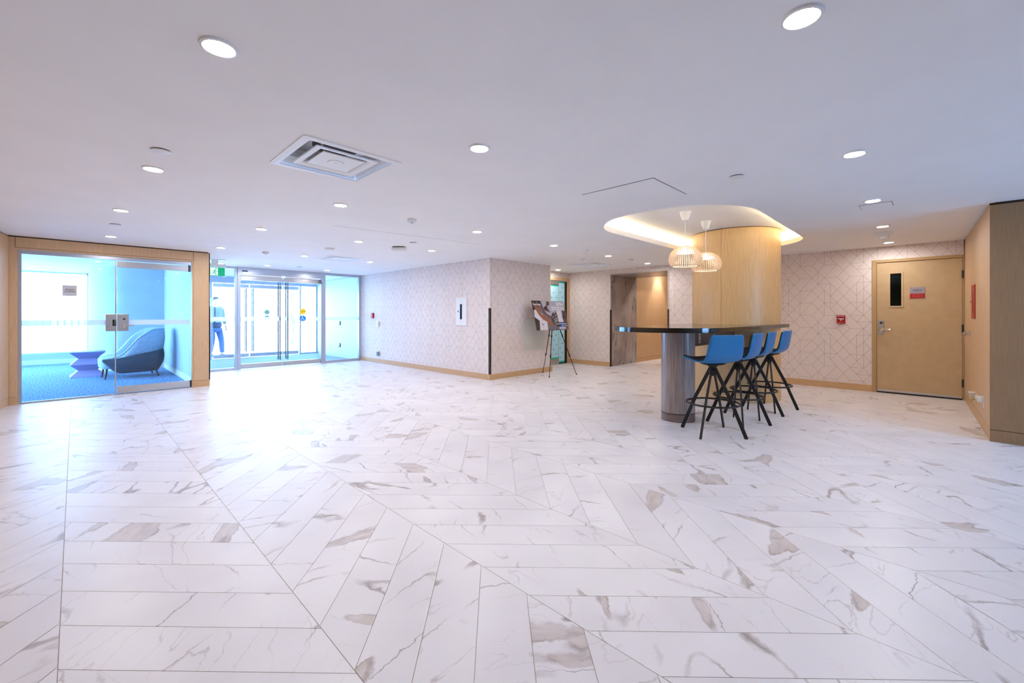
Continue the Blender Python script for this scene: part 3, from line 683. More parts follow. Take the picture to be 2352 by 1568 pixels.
struct('trim_6', bx(4.305, EY-.05, 0, 4.36, EY+.08, H), 'aluminium', 'right aluminium jamb post of the entrance doors', 'post', bevel=.003)
ml = MB().bar((4.27, EY-.07, 2.09), (4.31, EY-.07, 1.98), .03, .03); ml.build('pivot_cover', 'dark_steel', hd).matrix_parent_inverse = hd.matrix_world.inverted() if False else Matrix.Translation((-3.43, -EY, -2.115))
# vestibule
OY = 14.0
tag(bx(1.66, EY+.10, -.003, 5.30, OY-.08, .006).build('entrance_mat', 'mat_floor'), 'grey ribbed entrance mat inside the glass vestibule', 'mat')
struct('wall_vestibule_left', bx(1.59, LY+.10, -.02, 1.62, OY+.1, H), 'plaster', 'white left wall of the vestibule')
wv = struct('wall_vestibule_right', bx(5.40, EY+.05, -.02, 5.5, OY+.1, H), 'plaster', 'white panelled right wall of the vestibule')
for y0, y1 in ((EY+.07, 12.55), (12.556, OY-.05)): bx(5.385, y0, .06, 5.40, y1, H-.01).build('wall_panel', 'white_paint', wv)
for z in (.34, .98):
    hk = thing('wall_bracket', ('lower' if z < .5 else 'upper')+' black bracket on the white vestibule wall behind the right sidelight', 'bracket', (5.385, 12.25, z), group=None)
    bx(-.02, -.012, -.055, 0, .012, .055).build('plate', 'black_metal', hk); bx(-.06, -.012, -.055, -.02, .012, -.04).build('hook', 'black_metal', hk)
glazed('window_6', 'left outer sidelight of the vestibule', 1.62, 2.60, OY, 0, 2.25, band=False)
glazed('window_7', 'right outer sidelight of the vestibule', 4.86, 5.40, OY, 0, 2.25, band=False)
leaf('door_4', 'left outer entrance door leaf of frameless glass', 2.62, 3.49, OY, 1, ('green_sticker', 'blue_sticker', 3.955) if False else None, band=False)
leaf('door_5', 'right outer entrance door leaf with faded round stickers', 3.51, 4.84, OY, -1, ('green_sticker', 'blue_sticker', 3.955), band=False)
struct('trim_7', bx(1.62, OY-.05, 2.10, 5.40, OY+.08, H), 'aluminium', 'aluminium header above the outer doors', 'header')
# exit sign on the ceiling
es = thing('exit_sign', 'green running-man exit sign hanging from the ceiling near the entrance', 'exit sign', (1.86, 9.75, 2.035))
bx(-.16, -.012, -.082, .16, .012, .082).build('sign_body', 'green', es, bevel=.003)
bx(-.17, -.03, .085, .17, .03, .145).build('housing', 'white_plastic', es, bevel=.004); bx(-.05, -.02, .145, .05, .02, .235).build('bracket', 'white_plastic', es); bx(-.17, -.045, .223, .17, .045, .2345).build('ceiling_plate', 'white_plastic', es)
pc = bx(-.075, -.0145, -.072, .045, -.0125, .072).build('pictogram_panel', 'sign_white', es)
rm = MB()
def stroke(pts, w_): 
    for a, b in zip(pts, pts[1:]): rm.bar((a[0], -.0155, a[1]), (b[0], -.0155, b[1]), .0012, w_, up=(0, 0, 1)) if abs(a[0]-b[0]) > abs(a[1]-b[1]) else rm.bar((a[0], -.0155, a[1]), (b[0], -.0155, b[1]), .0012, w_, up=(1, 0, 0))
stroke([(.004, .028), (-.012, -.008)], .022); stroke([(-.012, -.008), (.006, -.034), (.020, -.066)], .014); stroke([(-.012, -.010), (-.024, -.036), (-.06, -.036)], .013)
stroke([(.0, .028), (-.028, .022), (-.042, -.002)], .010); stroke([(.004, .026), (.024, .004), (.044, .0)], .010)
rm.lathe([(.013, -.001), (.013, .001)], 16)
for i in range(len(rm.v)-32, len(rm.v)): x, y, z = rm.v[i]; rm.v[i] = (x+.014, -.0155+z, y+.052)
rm.build('running_man', 'green', pc)

# ------------------------------------------------------------------ outside
tag(bx(-40, -30, -.4, 40, 60, -.125).build('ground', 'pavement'), 'pale ground outside the building', 'ground', kind='structure')
tag(bx(-8, 14.15, -.124, 14, 26, -.01).build('terrace', 'pavement'), 'pale paved forecourt beyond the entrance', 'pavement', kind='structure')
tw = thing('neighbour_wall', 'pale block wall of the neighbouring building beyond the terrace', 'building', (-3.6, 22.0, 0))
for r in range(9):
    for k in range(7):
        bx(-3+k*.86+(r % 2)*.4, 0, r*.42, -3+k*.86+.84+(r % 2)*.4, .3, r*.42+.405).build('block', 'block_wall', tw)
rg = thing('railing', 'white picket railing on the terrace outside the lounge', 'railing', (-.9, 16.6, 0))
for z in (.62, 1.12, 1.40): bx(-3.2, -.025, z-.02, 1.35, .025, z+.02).build('rail', 'white_paint', rg)
pm_ = bx(-.02, -.015, .62, .02, .015, 1.40).build('picket', 'white_paint', rg).data
for i in range(34):
    o = bpy.data.objects.new('picket', pm_); C.objects.link(o); o.parent = rg; o.location = (-3.1+.131*(i+.0), 0, 0)
for x in (-3.2, -1.0, 1.35): bx(x-.035, -.035, -.01, x+.035, .035, 1.44).build('post', 'white_paint', rg)
tr = thing('street_tree', 'slender tree trunk outside the right entrance door', 'tree', (6.5, 19.5, -.01))
MB().tube([(0, 0, 0), (.03, 0, .8), (-.02, .02, 1.7), (.02, 0, 2.8), (.0, 0, 4.2)], lambda i: .11-.015*i, 10).build('trunk', 'tree_bark', tr)
for a, z in ((.4, 2.3), (2.4, 2.7), (4.3, 3.1)): MB().tube([(0, 0, z), (.5*math.cos(a), .5*math.sin(a), z+.6), (.8*math.cos(a), .8*math.sin(a), z+1.4)], lambda i: .04-.012*i, 8).build('branch', 'tree_bark', tr)

# ------------------------------------------------------------------ person outside
def skin(name, verts, edges, radii, mt, parent, root=0, sub=2):
    me = bpy.data.meshes.new(name); me.from_pydata(verts, edges, []); o = bpy.data.objects.new(name, me); C.objects.link(o); o.parent = parent
    o.modifiers.new('skin', 'SKIN')
    for i, r in enumerate(radii):
        sv_ = me.skin_vertices[0].data[i]; sv_.radius = (r, r) if not isinstance(r, tuple) else r; sv_.use_root = (i == root)
    s = o.modifiers.new('sub', 'SUBSURF'); s.levels = sub; s.render_levels = sub
    me.materials.append(M[mt]); o.modifiers['skin'].use_smooth_shade = True
    return o
pe = thing('person', 'person in a dark jacket and blue jeans walking outside the left sidelight', 'person', (2.86, 14.95, -.01), rz=math.radians(200))
# local: x = right of the person, y = forward
V = [(0, 0, .93), (0, .01, 1.10), (0, .02, 1.28), (0, .01, 1.42), (0, .02, 1.50), (0, .04, 1.56), (0, .05, 1.64), (0, .04, 1.70),
     (.10, 0, .88), (.11, .06, .50), (.11, -.06, .09), (.115, .06, .035), (-.10, 0, .88), (-.10, .12, .49), (-.10, .16, .09), (-.10, .28, .035),
     (.17, .0, 1.40), (.33, -.06, 1.17), (.24, .10, .98), (-.17, .0, 1.40), (-.25, -.05, 1.14), (-.24, .08, .92)]
Ed = [(0, 1), (1, 2), (2, 3), (3, 4), (4, 5), (5, 6), (6, 7), (0, 8), (8, 9), (9, 10), (10, 11), (0, 12), (12, 13), (13, 14), (14, 15), (3, 16), (16, 17), (17, 18), (3, 19), (19, 20), (20, 21)]
Rr = [(.12, .085), (.14, .09), (.155, .10), (.12, .08), .048, (.062, .075), (.078, .095), (.055, .07), .055, .045, .036, (.038, .03), .055, .045, .036, (.038, .03), .055, .042, .03, .055, .042, .03]
body = skin('body', V, Ed, Rr, 'skin', pe)
MB().sweep([(0, .135, 1.645), (0, .155, 1.615), (0, .14, 1.60)], lambda i: [(-.012, -.01), (.012, -.01), (.009, .01), (-.009, .01)]).build('nose', 'skin', body)
for s in (-1, 1):
    MB().lathe([(.002, -.010), (.009, -.005), (.010, 0), (.009, .005), (.002, .010)], 10, (s*.030, .128, 1.655)).build('eye', 'black', body)
    MB().lathe([(.004, -.026), (.012, -.015), (.014, .0), (.012, .018), (.004, .028)], 10, (s*.083, .04, 1.64)).build('ear', 'skin', body)
MB().tube([(-.022, .134, 1.578), (0, .14, 1.576), (.022, .134, 1.578)], .005, 6).build('mouth', 'pp_skin2', body)
hr = MB().grid(lambda i, j: ((.088+.004)*math.sin(j*PI*.62)*math.cos(2*PI*i), .03+(.112)*math.sin(j*PI*.62)*math.sin(2*PI*i)-.012*j, 1.645+.115*math.cos(j*PI*.62)-.02*(1 if math.sin(2*PI*i) > .3 and j > .75 else 0)*0), 25, 9)
for q in range(len(hr.v)):
    x, y, z = hr.v[q]
    if y > .07 and z < 1.69: hr.v[q] = (x, y*.55, z+.03)
hr.build('hair', 'hair', pe)
skin('jacket', [(0, 0, .80), (0, .005, .95), (0, .01, 1.08), (0, .02, 1.28), (0, .01, 1.43), (.18, .0, 1.40), (.34, -.06, 1.17), (.255, .08, 1.0), (-.18, .0, 1.40), (-.26, -.05, 1.14), (-.245, .065, .95)], [(0, 1), (1, 2), (2, 3), (3, 4), (4, 5), (5, 6), (6, 7), (4, 8), (8, 9), (9, 10)], [(.19, .135), (.185, .13), (.175, .125), (.185, .13), (.11, .09), .075, .062, .05, .075, .062, .05], 'jacket', pe)
skin('trousers', [(0, 0, .86), (.105, 0, .78), (.115, .06, .50), (.115, -.06, .10), (-.105, 0, .78), (-.105, .12, .49), (-.105, .155, .10)], [(0, 1), (1, 2), (2, 3), (0, 4), (4, 5), (5, 6)], [(.14, .11), .10, .078, .065, .10, .078, .065], 'denim', pe)
for x, y in ((.115, -.06), (-.105, .16)):
    MB().prism(rrect(x-.048, x+.048, y-.09, y+.19, .045, 5), 0, .035).prism(rrect(x-.042, x+.042, y-.08, y+.15, .04, 5), .035, .085).build('shoe', 'shoe', pe, bevel=.008)
for s, wx, wy, wz in ((1, .24, .10, .98), (-1, -.24, .08, .92)):
    pv = [(wx, wy, wz), (wx, wy+.03, wz-.04), (wx, wy+.045, wz-.085)]; pe_ = [(0, 1), (1, 2)]; pr_ = [.026, (.018, .036), (.016, .038)]
    for q in range(4):
        oy = -.030+.020*q; b_ = len(pv); L_ = (.060, .072, .068, .052)[q]
        pv += [(wx-.004*s, wy+.05+oy, wz-.105), (wx-.010*s, wy+.055+oy, wz-.105-L_*.5), (wx-.022*s, wy+.052+oy, wz-.105-L_)]; pe_ += [(2, b_), (b_, b_+1), (b_+1, b_+2)]; pr_ += [.0095, .009, .0075]
    b_ = len(pv); pv += [(wx-.014*s, wy+.075, wz-.05), (wx-.022*s, wy+.095, wz-.085), (wx-.024*s, wy+.10, wz-.11)]; pe_ += [(1, b_), (b_, b_+1), (b_+1, b_+2)]; pr_ += [.012, .010, .009]
    skin('hand', pv, pe_, pr_, 'skin', pe, sub=1)

# ------------------------------------------------------------------ wall fittings on the centre block
def ybox(x0, x1, y0, y1, z0, z1): return bx(x0, y0, z0, x1, y1, z1)
ex = thing('extinguisher_cabinet', 'white recessed fire extinguisher cabinet with a slim vertical window', 'cabinet', (PX, 6.665, 1.277))
f = MB().box(-.022, -.165, -.274, 0, -.028, .274).box(-.022, .036, -.274, 0, .165, .274).box(-.022, -.028, .145, 0, .036, .274).box(-.022, -.028, -.274, 0, .036, -.155); f.build('door', 'white_paint', ex, bevel=.003)
bx(-.006, -.03, -.157, -.003, .038, .147).build('inner_back', 'cabinet_blue', ex); bx(-.018, -.028, -.155, -.016, .036, .145).build('pane', 'pane', ex)
MB().lathe([(.0, 0), (.024, .01), (.024, .17), (.016, .20), (.008, .22), (.008, .25)], 14, (-.0, -.006, -.15)).build('extinguisher', 'off_white', ex).scale = (.18, 1, 1)
ex.children[-1].location = (-.010, 0, 0)
bx(-.03, .075, -.012, -.022, .093, .016).build('latch', 'dark_metal', ex)
def pull_station(loc, axis, lab):
    t = thing('fire_alarm_pull', lab, 'fire alarm', loc)
    bx(-.045, -.055, -.068, 0, .055, .068).build('body', 'red', t, bevel=.005)
    bx(-.054, -.038, .002, -.045, .038, .016).build('pull_bar', 'print_white', t, bevel=.002); bx(-.054, -.007, -.022, -.045, .007, .002).build('pull_stem', 'print_white', t)
    bx(-.0455, -.044, .018, -.0445, .044, .026).build('slot', 'dark_red', t)
    mt4 = lambda z: frame((-.0456, 0, z), (0, -1, 0), (0, 0, 1))
    text('lettering', 'FIRE  ALARM', 'print_white', t, .0155, mt4(.052), bold=.0003); text('lettering', 'PULL DOWN', 'print_white', t, .010, mt4(-.05))
    return t
pull_station((WX, 1.046, 1.134), 0, 'red fire alarm pull station on the wallpaper left of the stair door')
pull_station((PX, 10.29, 1.195), 0, 'red fire alarm pull station on the wallpaper next to the entrance')
sw = thing('light_switch', 'white switch plate on the wall below the entrance fire alarm', 'switch', (PX, 9.995, .985))
bx(-.045, -.04, -.06, 0, .04, .06).build('plate', 'white_plastic', sw, bevel=.004); bx(-.05, -.016, -.032, -.045, .016, .032).build('rocker', 'off_white', sw, bevel=.002)
ou = thing('wall_outlet', 'grey floor-level outlet box on the wall near the entrance', 'outlet', (PX, 9.995, .235))
bx(-.045, -.042, -.057, 0, .042, .045).build('cover', 'grey_plastic', ou, bevel=.003); bx(-.047, -.042, .045, 0, .042, .06).build('hood', 'white_plastic', ou, bevel=.002)
ap = thing('service_hatch', 'pale grey flush service hatch on the wall behind the easel', 'hatch', (6.62, QY, .806))
bx(-.327, -.012, -.325, .327, 0, .325).build('door', 'off_white', ap, bevel=.002)
for x in (-.28, .28):
    for z in (-.27, 0, .27): MB().lathe([(.006, 0), (.006, .002)], 10).build('screw', 'steel', ap).matrix_local = Matrix.Translation((x, -.012, z)) @ Matrix.Rotation(PI/2, 4, 'X')

# ------------------------------------------------------------------ alcove glass door with protective film
d7 = thing('door_7', 'glass door covered in printed protective film in the alcove', 'door', (8.37, AY, 0), kind='structure')
f = MB().box(-.40, -.02, 0, -.36, .05, 2.13).box(.31, -.02, 0, .385, .05, 2.13).box(-.36, -.02, 2.06, .31, .05, 2.13); f.build('door_frame', 'oak', d7, bevel=.002)
bx(-.36, .004, 0.005, .30, .016, 2.06).build('pane', 'pane', d7)
bx(-.36, -.004, .005, -.02, .002, .13).build('bottom_rail', 'steel', d7); bx(-.36, -.004, 1.95, -.02, .002, 2.04).build('top_rail', 'steel', d7); bx(-.36, -.008, 2.04, .30, .0, 2.06).build('track', 'steel', d7)
for x0, x1, z0, z1 in ((-.36, -.025, .13, 1.94), (-.018, .215, .03, 2.03)):
    fl_ = bx(x0, .0, z0, x1, .004, z1).build('protective_film', 'film', d7)
    MB().box(x0, -.001, z1-.03, x1, 0, z1).box(x0, -.001, z0, x1, 0, z0+.04).box(x1-.008, -.001, z0, x1, 0, z1).build('edge_tape', 'tape_green', fl_)
    tx = MB(); r = 0; z = z0+.12
    while z < z1-.1:
        x = x0+.02+(r % 2)*.09
        while x < x1-.075: tx.box(x, -.0008, z, x+.06, 0, z+.014); x += .19
        z += .115; r += 1
    o = tx.build('film_print', 'film_text', fl_); o['kind'] = 'stuff'
bx(.23, -.004, 0, .30, .0, 2.04).build('edge_gap', 'shadow_gap', d7)

# ------------------------------------------------------------------ stair door
d6 = thing('door_6', 'tan steel stair door with a narrow wired window', 'door', (WX, .15, 0), kind='structure')
f = MB().box(-.014, .455, 0, .06, .51, DH).box(-.014, -.485, 0, .06, -.473, DH).box(-.014, -.473, 2.02, .06, .455, DH); f.build('door_frame', 'frame_tan', d6, bevel=.002)
lf = MB().box(.006, -.470, .04, .05, .452, 2.017)
lf = MB().box(.006, .295, .04, .05, .452, 2.017).box(.006, -.470, .04, .05, .17, 2.017).box(.006, .17, 1.84, .05, .295, 2.017).box(.006, .17, .04, .05, .295, 1.345)
leafo = lf.build('door_leaf', 'door_tan', d6)
f = MB().box(-.004, .295, 1.325, .012, .322, 1.86).box(-.004, .143, 1.325, .012, .17, 1.86).box(-.004, .17, 1.84, .012, .295, 1.86).box(-.004, .17, 1.325, .012, .295, 1.345)
vf = f.build('vision_frame', 'door_tan', leafo, bevel=.002)
bx(.014, .17, 1.345, .018, .295, 1.84).build('vision_pane', 'pane_dark', vf)
wr_ = MB()
for i in range(1, 8): wr_.box(.0185, .17+.0156*i-.0004, 1.345, .0192, .17+.0156*i+.0004, 1.84)
for i in range(1, 31): wr_.box(.0185, .17, 1.345+.016*i-.0004, .0192, .295, 1.345+.016*i+.0004)
wr_.build('wire_mesh', 'dark_metal', vf)
bx(.03, .17, 1.345, .04, .295, 1.84).build('vision_backing', 'off_white', vf)
lp = bx(-.012, .366, .905, .006, .436, 1.123).build('lock_plate', 'steel', leafo, bevel=.006)
MB().lathe([(.018, 0), (.018, .008), (.01, .01)], 16).build('key_cylinder', 'dark_metal', lp).matrix_local = Matrix.Translation((-.012, .40, 1.085)) @ Matrix.Rotation(-PI/2, 4, 'Y')
MB().lathe([(.028, 0), (.028, .008), (.014, .014), (.014, .055)], 18).build('rosette', 'chrome', lp).matrix_local = Matrix.Translation((-.012, .40, .985)) @ Matrix.Rotation(-PI/2, 4, 'Y')
MB().tube([(-.058, .40, .985), (-.066, .385, .985), (-.066, .29, .983)], lambda i: (.013, .012, .009)[i], 10).build('lever', 'chrome', lp)
MB().tube([(-.066, .29, .983), (-.066, .277, .983)], .0095, 10).build('lever_tip', 'frame_tan', lp)
bx(-.012, -.468, .022, .006, .45, .052).build('kick_sweep', 'steel', leafo, bevel=.003); bx(-.008, -.468, .003, .05, .45, .018).build('threshold', 'black', d6)
for z in (1.78, 1.015, .24): MB().tube([(-.012, -.474, z-.055), (-.012, -.474, z+.055)], .011, 10).build('hinge', 'dark_metal', leafo)
sg = thing('stair_sign', 'grey and red plaque reading STAIR A on the stair door', 'sign', (WX+.005, .143, 1.538))
bx(-.008, -.08, -.012, 0, .08, .081).build('upper_plate', 'sign_grey', sg); rp_ = bx(-.0085, -.08, -.081, 0, .08, -.0125).build('lower_plate', 'red', sg)
text('lettering', 'STAIR A', 'black', sg, .028, frame((-.0086, 0, .035), (0, -1, 0), (0, 0, 1)), bold=.0006)
br = MB()
random.seed(3)
for z in (-.032, -.056):
    for i in range(17):
        for a in range(2):
            for b_ in range(2):
                if random.random() < .55: y = .055-.0068*i; br.box(-.0095, y-.001-.0025*a, z-.001+.0035*b_, -.0085, y+.001-.0025*a, z+.001+.0035*b_)
br.build('braille', 'print_white', rp_)

# ------------------------------------------------------------------ fittings on the oak side wall
def rthing(name, lab, cat, s, z):
    p = rw(s, 0, z); return thing(name, lab, cat, p, math.atan2(rn.y, rn.x)-PI/2)   # local +y = out of the wall
ec = rthing('fire_cabinet', 'red fire hose cabinet door set in the oak side wall', 'cabinet', 1.285, 1.362)
MB().box(-.165, 0, -.20, .165, .012, .20).build('door', 'red_paint', ec, bevel=.002)
bx(-.06, .012, -.135, -.02, .0135, .135).build('window_slot', 'dark_red', ec); MB().lathe([(.010, 0), (.010, .02)], 12).build('latch', 'chrome', ec).matrix_local = Matrix.Translation((.06, .012, 0)) @ Matrix.Rotation(-PI/2, 4, 'X')
MB().lathe([(.033, 0), (.033, .006), (.013, .01), (.013, .03), (.026, .04), (.028, .055), (.018, .066), (0.002, .067)], 20).build('knob', 'steel', wop).matrix_local = Matrix.Translation(rw(.845, 0, .968)) @ Matrix.Rotation(math.atan2(rn.y, rn.x)-PI/2, 4, 'Z') @ Matrix.Rotation(-PI/2, 4, 'X')
ot = rthing('wall_outlet', 'white outlet plate low on the oak side wall', 'outlet', 2.24, .305)
bx(-.036, 0, -.06, .036, .006, .06).build('plate', 'white_plastic', ot, bevel=.003)
for z in (-.026, .026): bx(-.016, .006, z-.014, .016, .008, z+.014).build('socket', 'off_white', ot, bevel=.001)
fr_ = rthing('air_freshener', 'plug-in air freshener with yellow oil in the oak wall outlet', 'air freshener', 2.24, .335)
bx(-.024, .009, -.035, .024, .05, .03).build('plug_body', 'white_plastic', fr_, bevel=.012)
MB().lathe([(.016, -.02), (.024, -.005), (.026, .03), (.024, .055)], 16, (0, .085, 0)).build('bottle', 'bottle', fr_); MB().lathe([(.010, -.022), (.020, -.012), (.022, .006)], 16, (0, .085, 0)).build('oil', 'oil', fr_)
bx(-.012, .048, .0, .012, .07, .04).build('neck', 'white_plastic', fr_); MB().lathe([(.027, .055), (.027, .066)], 16, (0, .085, 0)).build('cap', 'white_plastic', fr_)

# ------------------------------------------------------------------ column and bar table
CV, CU, CR = 6.92, 2.10, .588
col = thing('column', 'round oak-clad column rising through the bar table into the ceiling cove', 'column', (CV, CU, 0))
def arc_panel(a0, a1, r0, r1, z0, z1, n=24):
    pts = [(r1*math.cos(a0+(a1-a0)*i/n), r1*math.sin(a0+(a1-a0)*i/n)) for i in range(n+1)]+[(r0*math.cos(a1-(a1-a0)*i/n), r0*math.sin(a1-(a1-a0)*i/n)) for i in range(n+1)]
    k = len(pts); mb = MB(); vs = [(x, y, z0) for x, y in pts]+[(x, y, z1) for x, y in pts]
    fs = [(i, (i+1) % k, k+(i+1) % k, k+i) for i in range(k)]
    for i in range(n): fs += [(i, i+1, 2*n-i, 2*n+1-i), (k+i, k+i+1, k+2*n-i, k+2*n+1-i)]
    return mb.add(vs, fs, True)
MB().lathe([(CR-.012, 0), (CR-.012, H+T)], 72).build('core', 'groove', col)
cuts = [PI+PI/2*k for k in range(5)]           # four curved panels, seams on the building axes
for k in range(4):
    g_ = .0022
    arc_panel(cuts[k]+g_, cuts[k+1]-g_, CR-.012, CR, .125, H+T-.012, 40).build('wood_panel', 'oak_column', col)
    arc_panel(cuts[k]+g_*.3, cuts[k+1]-g_*.3, CR-.012, CR, 0, .121, 40).build('plinth', 'oak_column', col)
TZ, TT = 1.075, .05; TY, TH_ = 2.087, .60
tb = thing('bar_table', 'long black bar table with a rounded end on a grey wood drum leg', 'bar table', (4.873, TY, 0))
ox = 4.873; TC = 4.64
hole_r = CR+.003
pts = [(TC-ox+TH_*math.cos(a), TH_*math.sin(a)) for a in [PI/2+PI*i/28 for i in range(29)]]
ex_ = 7.36-ox; cxl = CV-ox
ang0 = math.acos((7.36-CV)/hole_r)
pts += [(ex_, -TH_), (ex_, -hole_r*math.sin(ang0))]
pts += [(cxl+hole_r*math.cos(a), hole_r*math.sin(a)) for a in [-ang0-(2*PI-2*ang0)*i/40 for i in range(1, 40)]]
pts += [(ex_, hole_r*math.sin(ang0)), (ex_, TH_)]
tr_ = tessellate_polygon([[Vector((x, y, 0)) for x, y in pts]]); k = len(pts)
mb = MB().add([(x, y, TZ) for x, y in pts]+[(x, y, TZ-TT) for x, y in pts], list(tr_)+[tuple(k+i for i in t) for t in tr_]+[(i, (i+1) % k, k+(i+1) % k, k+i) for i in range(k)], True)
mb.build('tabletop', 'table_top', tb, ang=30, bevel=.003)
MB().lathe([(.183, .096), (.183, TZ-TT)], 48).build('drum_leg', 'grey_wood', tb, ang=40); MB().lathe([(.174, .085), (.174, .10)], 48).build('groove', 'black', tb); MB().lathe([(.183, 0), (.183, .088)], 48).build('drum_plinth', 'grey_wood_flat', tb)
apn = bx(.10, -.16, .845, cxl-CR+.05, .16, TZ-TT).build('apron', 'grey_wood_flat', tb)
apn.location = (0, 0, 0)
op = bx(.19, -.166, .875, .245, -.16, 1.0).build('outlet_plate', 'white_plastic', apn, bevel=.002)
for z in (.905, .965): bx(.205, -.1675, z-.012, .23, -.166, z+.012).build('socket', 'sign_grey', op)

# ------------------------------------------------------------------ bar stools
def stool(name, label, loc, base_rot, seat_rot):
    t = thing(name, label, 'bar stool', loc, group='blue bar stools at the bar table')
    R = Matrix.Rotation(base_rot, 4, 'Z'); S = Matrix.Rotation(seat_rot, 4, 'Z')     # seat local: +y forward
    for q in range(4):
        a = PI/4+q*PI/2; c, s = math.cos(a), math.sin(a)
        mb = MB().sweep([(c*.022, s*.022, .665), (c*.17, s*.17, .36), (c*.316, s*.316, .0)], lambda i: [(-.0075, -.017), (.0075, -.017), (.0075, .017), (-.0075, .017)], smooth=False)
        o = mb.build('leg', 'black_metal', t, bevel=.003); o.matrix_local = R
        b = MB().tube([(c*.185, s*.185, .315), (c*.248, s*.248, .31)], .007, 8).build('ring_bracket', 'black_metal', t); b.matrix_local = R
    MB().tube([(.248*math.cos(2*PI*i/48), .248*math.sin(2*PI*i/48), .31) for i in range(48)], .0095, 8, closed=True).build('foot_ring', 'black_metal', t)
    MB().lathe([(.016, .585), (.032, .61), (.034, .645), (.024, .655), (.026, .665), (.05, .688), (.055, .70)], 20).build('hub', 'black_metal', t)
    prof = [(.245, .008), (.225, .020), (.17, .018), (.08, .006), (.0, -.004), (-.08, -.002), (-.135, .012), (-.172, .045), (-.190, .09), (-.202, .15), (-.212, .21), (-.222, .262), (-.226, .285)]
    wid = [.155, .180, .192, .200, .206, .210, .212, .213, .211, .206, .199, .190, .165]
    def surf(i, j, off=0., sc=1.0):
        x = i*(len(prof)-1); k = min(int(x), len(prof)-2); f = x-k
        y, z = (prof[k][q]*(1-f)+prof[k+1][q]*f for q in (0, 1)); w_ = (wid[k]*(1-f)+wid[k+1]*f)*sc
        dy, dz = prof[k+1][0]-prof[k][0], prof[k+1][1]-prof[k][1]; L_ = math.hypot(dy, dz); ny, nz = dz/L_, -dy/L_   # towards the sitter
        s = 2*j-1; cup = .022*abs(s)**2.5
        return (s*w_, y+ny*(off+cup), .722+z+nz*(off+cup))
    sh = MB().grid(lambda i, j: surf(i, j), 37, 17).build('seat_shell', 'stool_blue', t, solid=.012, ang=60); sh.matrix_local = S
    pd = MB().grid(lambda i, j: surf(.035+i*.90, j, .0135, .945), 33, 15).build('seat_pad', 'stool_pad', t, solid=.016, ang=60); pd.matrix_local = S
    un = MB().lathe([(.055, .692), (.10, .700), (.12, .712)], 24).build('under_plate', 'black_metal', t)
    return t
cam2b = lambda deg: -A+math.radians(deg)       # angle of a heading measured left of the picture's depth axis
for (x, y, br_, sr_, lab) in ((4.547, 1.588, -A+0, -A+math.radians(15), 'nearest blue bar stool, in front of the drum leg, back turned to the room'),
                              (5.146, 1.527, -A+math.radians(26), math.radians(0), 'second blue bar stool from the drum leg'),
                              (5.716, 1.528, -A+math.radians(27), math.radians(2), 'third blue bar stool from the drum leg'),
                              (6.268, 1.488, -A+math.radians(25), math.radians(-2), 'farthest blue bar stool, nearest the stair door')):
    stool('bar_stool', lab, (x, y, 0), br_, sr_)

# ------------------------------------------------------------------ pendants
def pendant(label, x, y, zb):
    t = thing('pendant_lamp', label, 'pendant lamp', (x, y, zb), group='slatted wood pendant lamps')
    top = H+T-zb
    prof = [(.018, .232), (.05, .231), (.09, .219), (.125, .199), (.155, .170), (.176, .134), (.187, .092), (.185, .055), (.174, .025), (.156, .0)]
    slat = MB().sweep([(r, 0, z) for r, z in prof], lambda i: [(-.0034, -.009), (.0034, -.009), (.0034, .009), (-.0034, .009)], up=(0, 1, 0), smooth=False)
    # section axes: side lies across the slat plane; make it thin tangentially, deep radially
    vs = []
    for i, (r, z) in enumerate(prof):
        a = prof[max(0, i-1)]; b = prof[min(len(prof)-1, i+1)]; dr, dz = b[0]-a[0], b[1]-a[1]; L_ = math.hypot(dr, dz); nr, nz = -dz/L_, dr/L_
        if nr < 0 and i > 2: nr, nz = -nr, -nz
        if nz < 0 and i <= 2: nr, nz = -nr, -nz
        for tq, d in ((-.0034, 0), (.0034, 0), (.0034, -.013), (-.0034, -.013)): vs.append((r+nr*d, tq*(.45 if i < 2 else 1), z+nz*d))
    n_ = len(prof); fs = [(i*4+q, i*4+(q+1) % 4, (i+1)*4+(q+1) % 4, (i+1)*4+q) for i in range(n_-1) for q in range(4)]+[(3, 2, 1, 0), tuple((n_-1)*4+q for q in range(4))]
    o = MB().add(vs, fs).build('slat', 'slat_wood', t); me = o.data
    N = 44
    for q in range(1, N):
        c = bpy.data.objects.new('slat', me); C.objects.link(c); c.parent = t; c.rotation_euler = (0, 0, 2*PI*q/N)
    MB().lathe([(.158, -.004), (.158, .004), (.140, .004), (.140, -.004), (.158, -.004)], 48, caps=False).build('bottom_ring', 'slat_wood', t)
    MB().lathe([(.004, .178), (.096, .174), (.10, .16), (.096, .150), (.004, .150)], 36).build('diffuser', 'pendant_glow', t)
    MB().lathe([(.03, .236), (.03, .17)], 20).build('socket', 'cord', t)
    MB().tube([(0, 0, .232), (0, 0, top-.09)], .0035, 8).build('cord', 'cord', t)
    MB().lathe([(.030, top-.10), (.038, top-.085), (.056, top-.03), (.063, top)], 28).build('ceiling_cup', 'white_plastic', t)
pendant('slatted wood pendant lamp hanging nearer the rounded table end', 5.03, 2.067, 1.782)
pendant('slatted wood pendant lamp hanging close to the column', 5.725, 2.086, 1.782-.0)

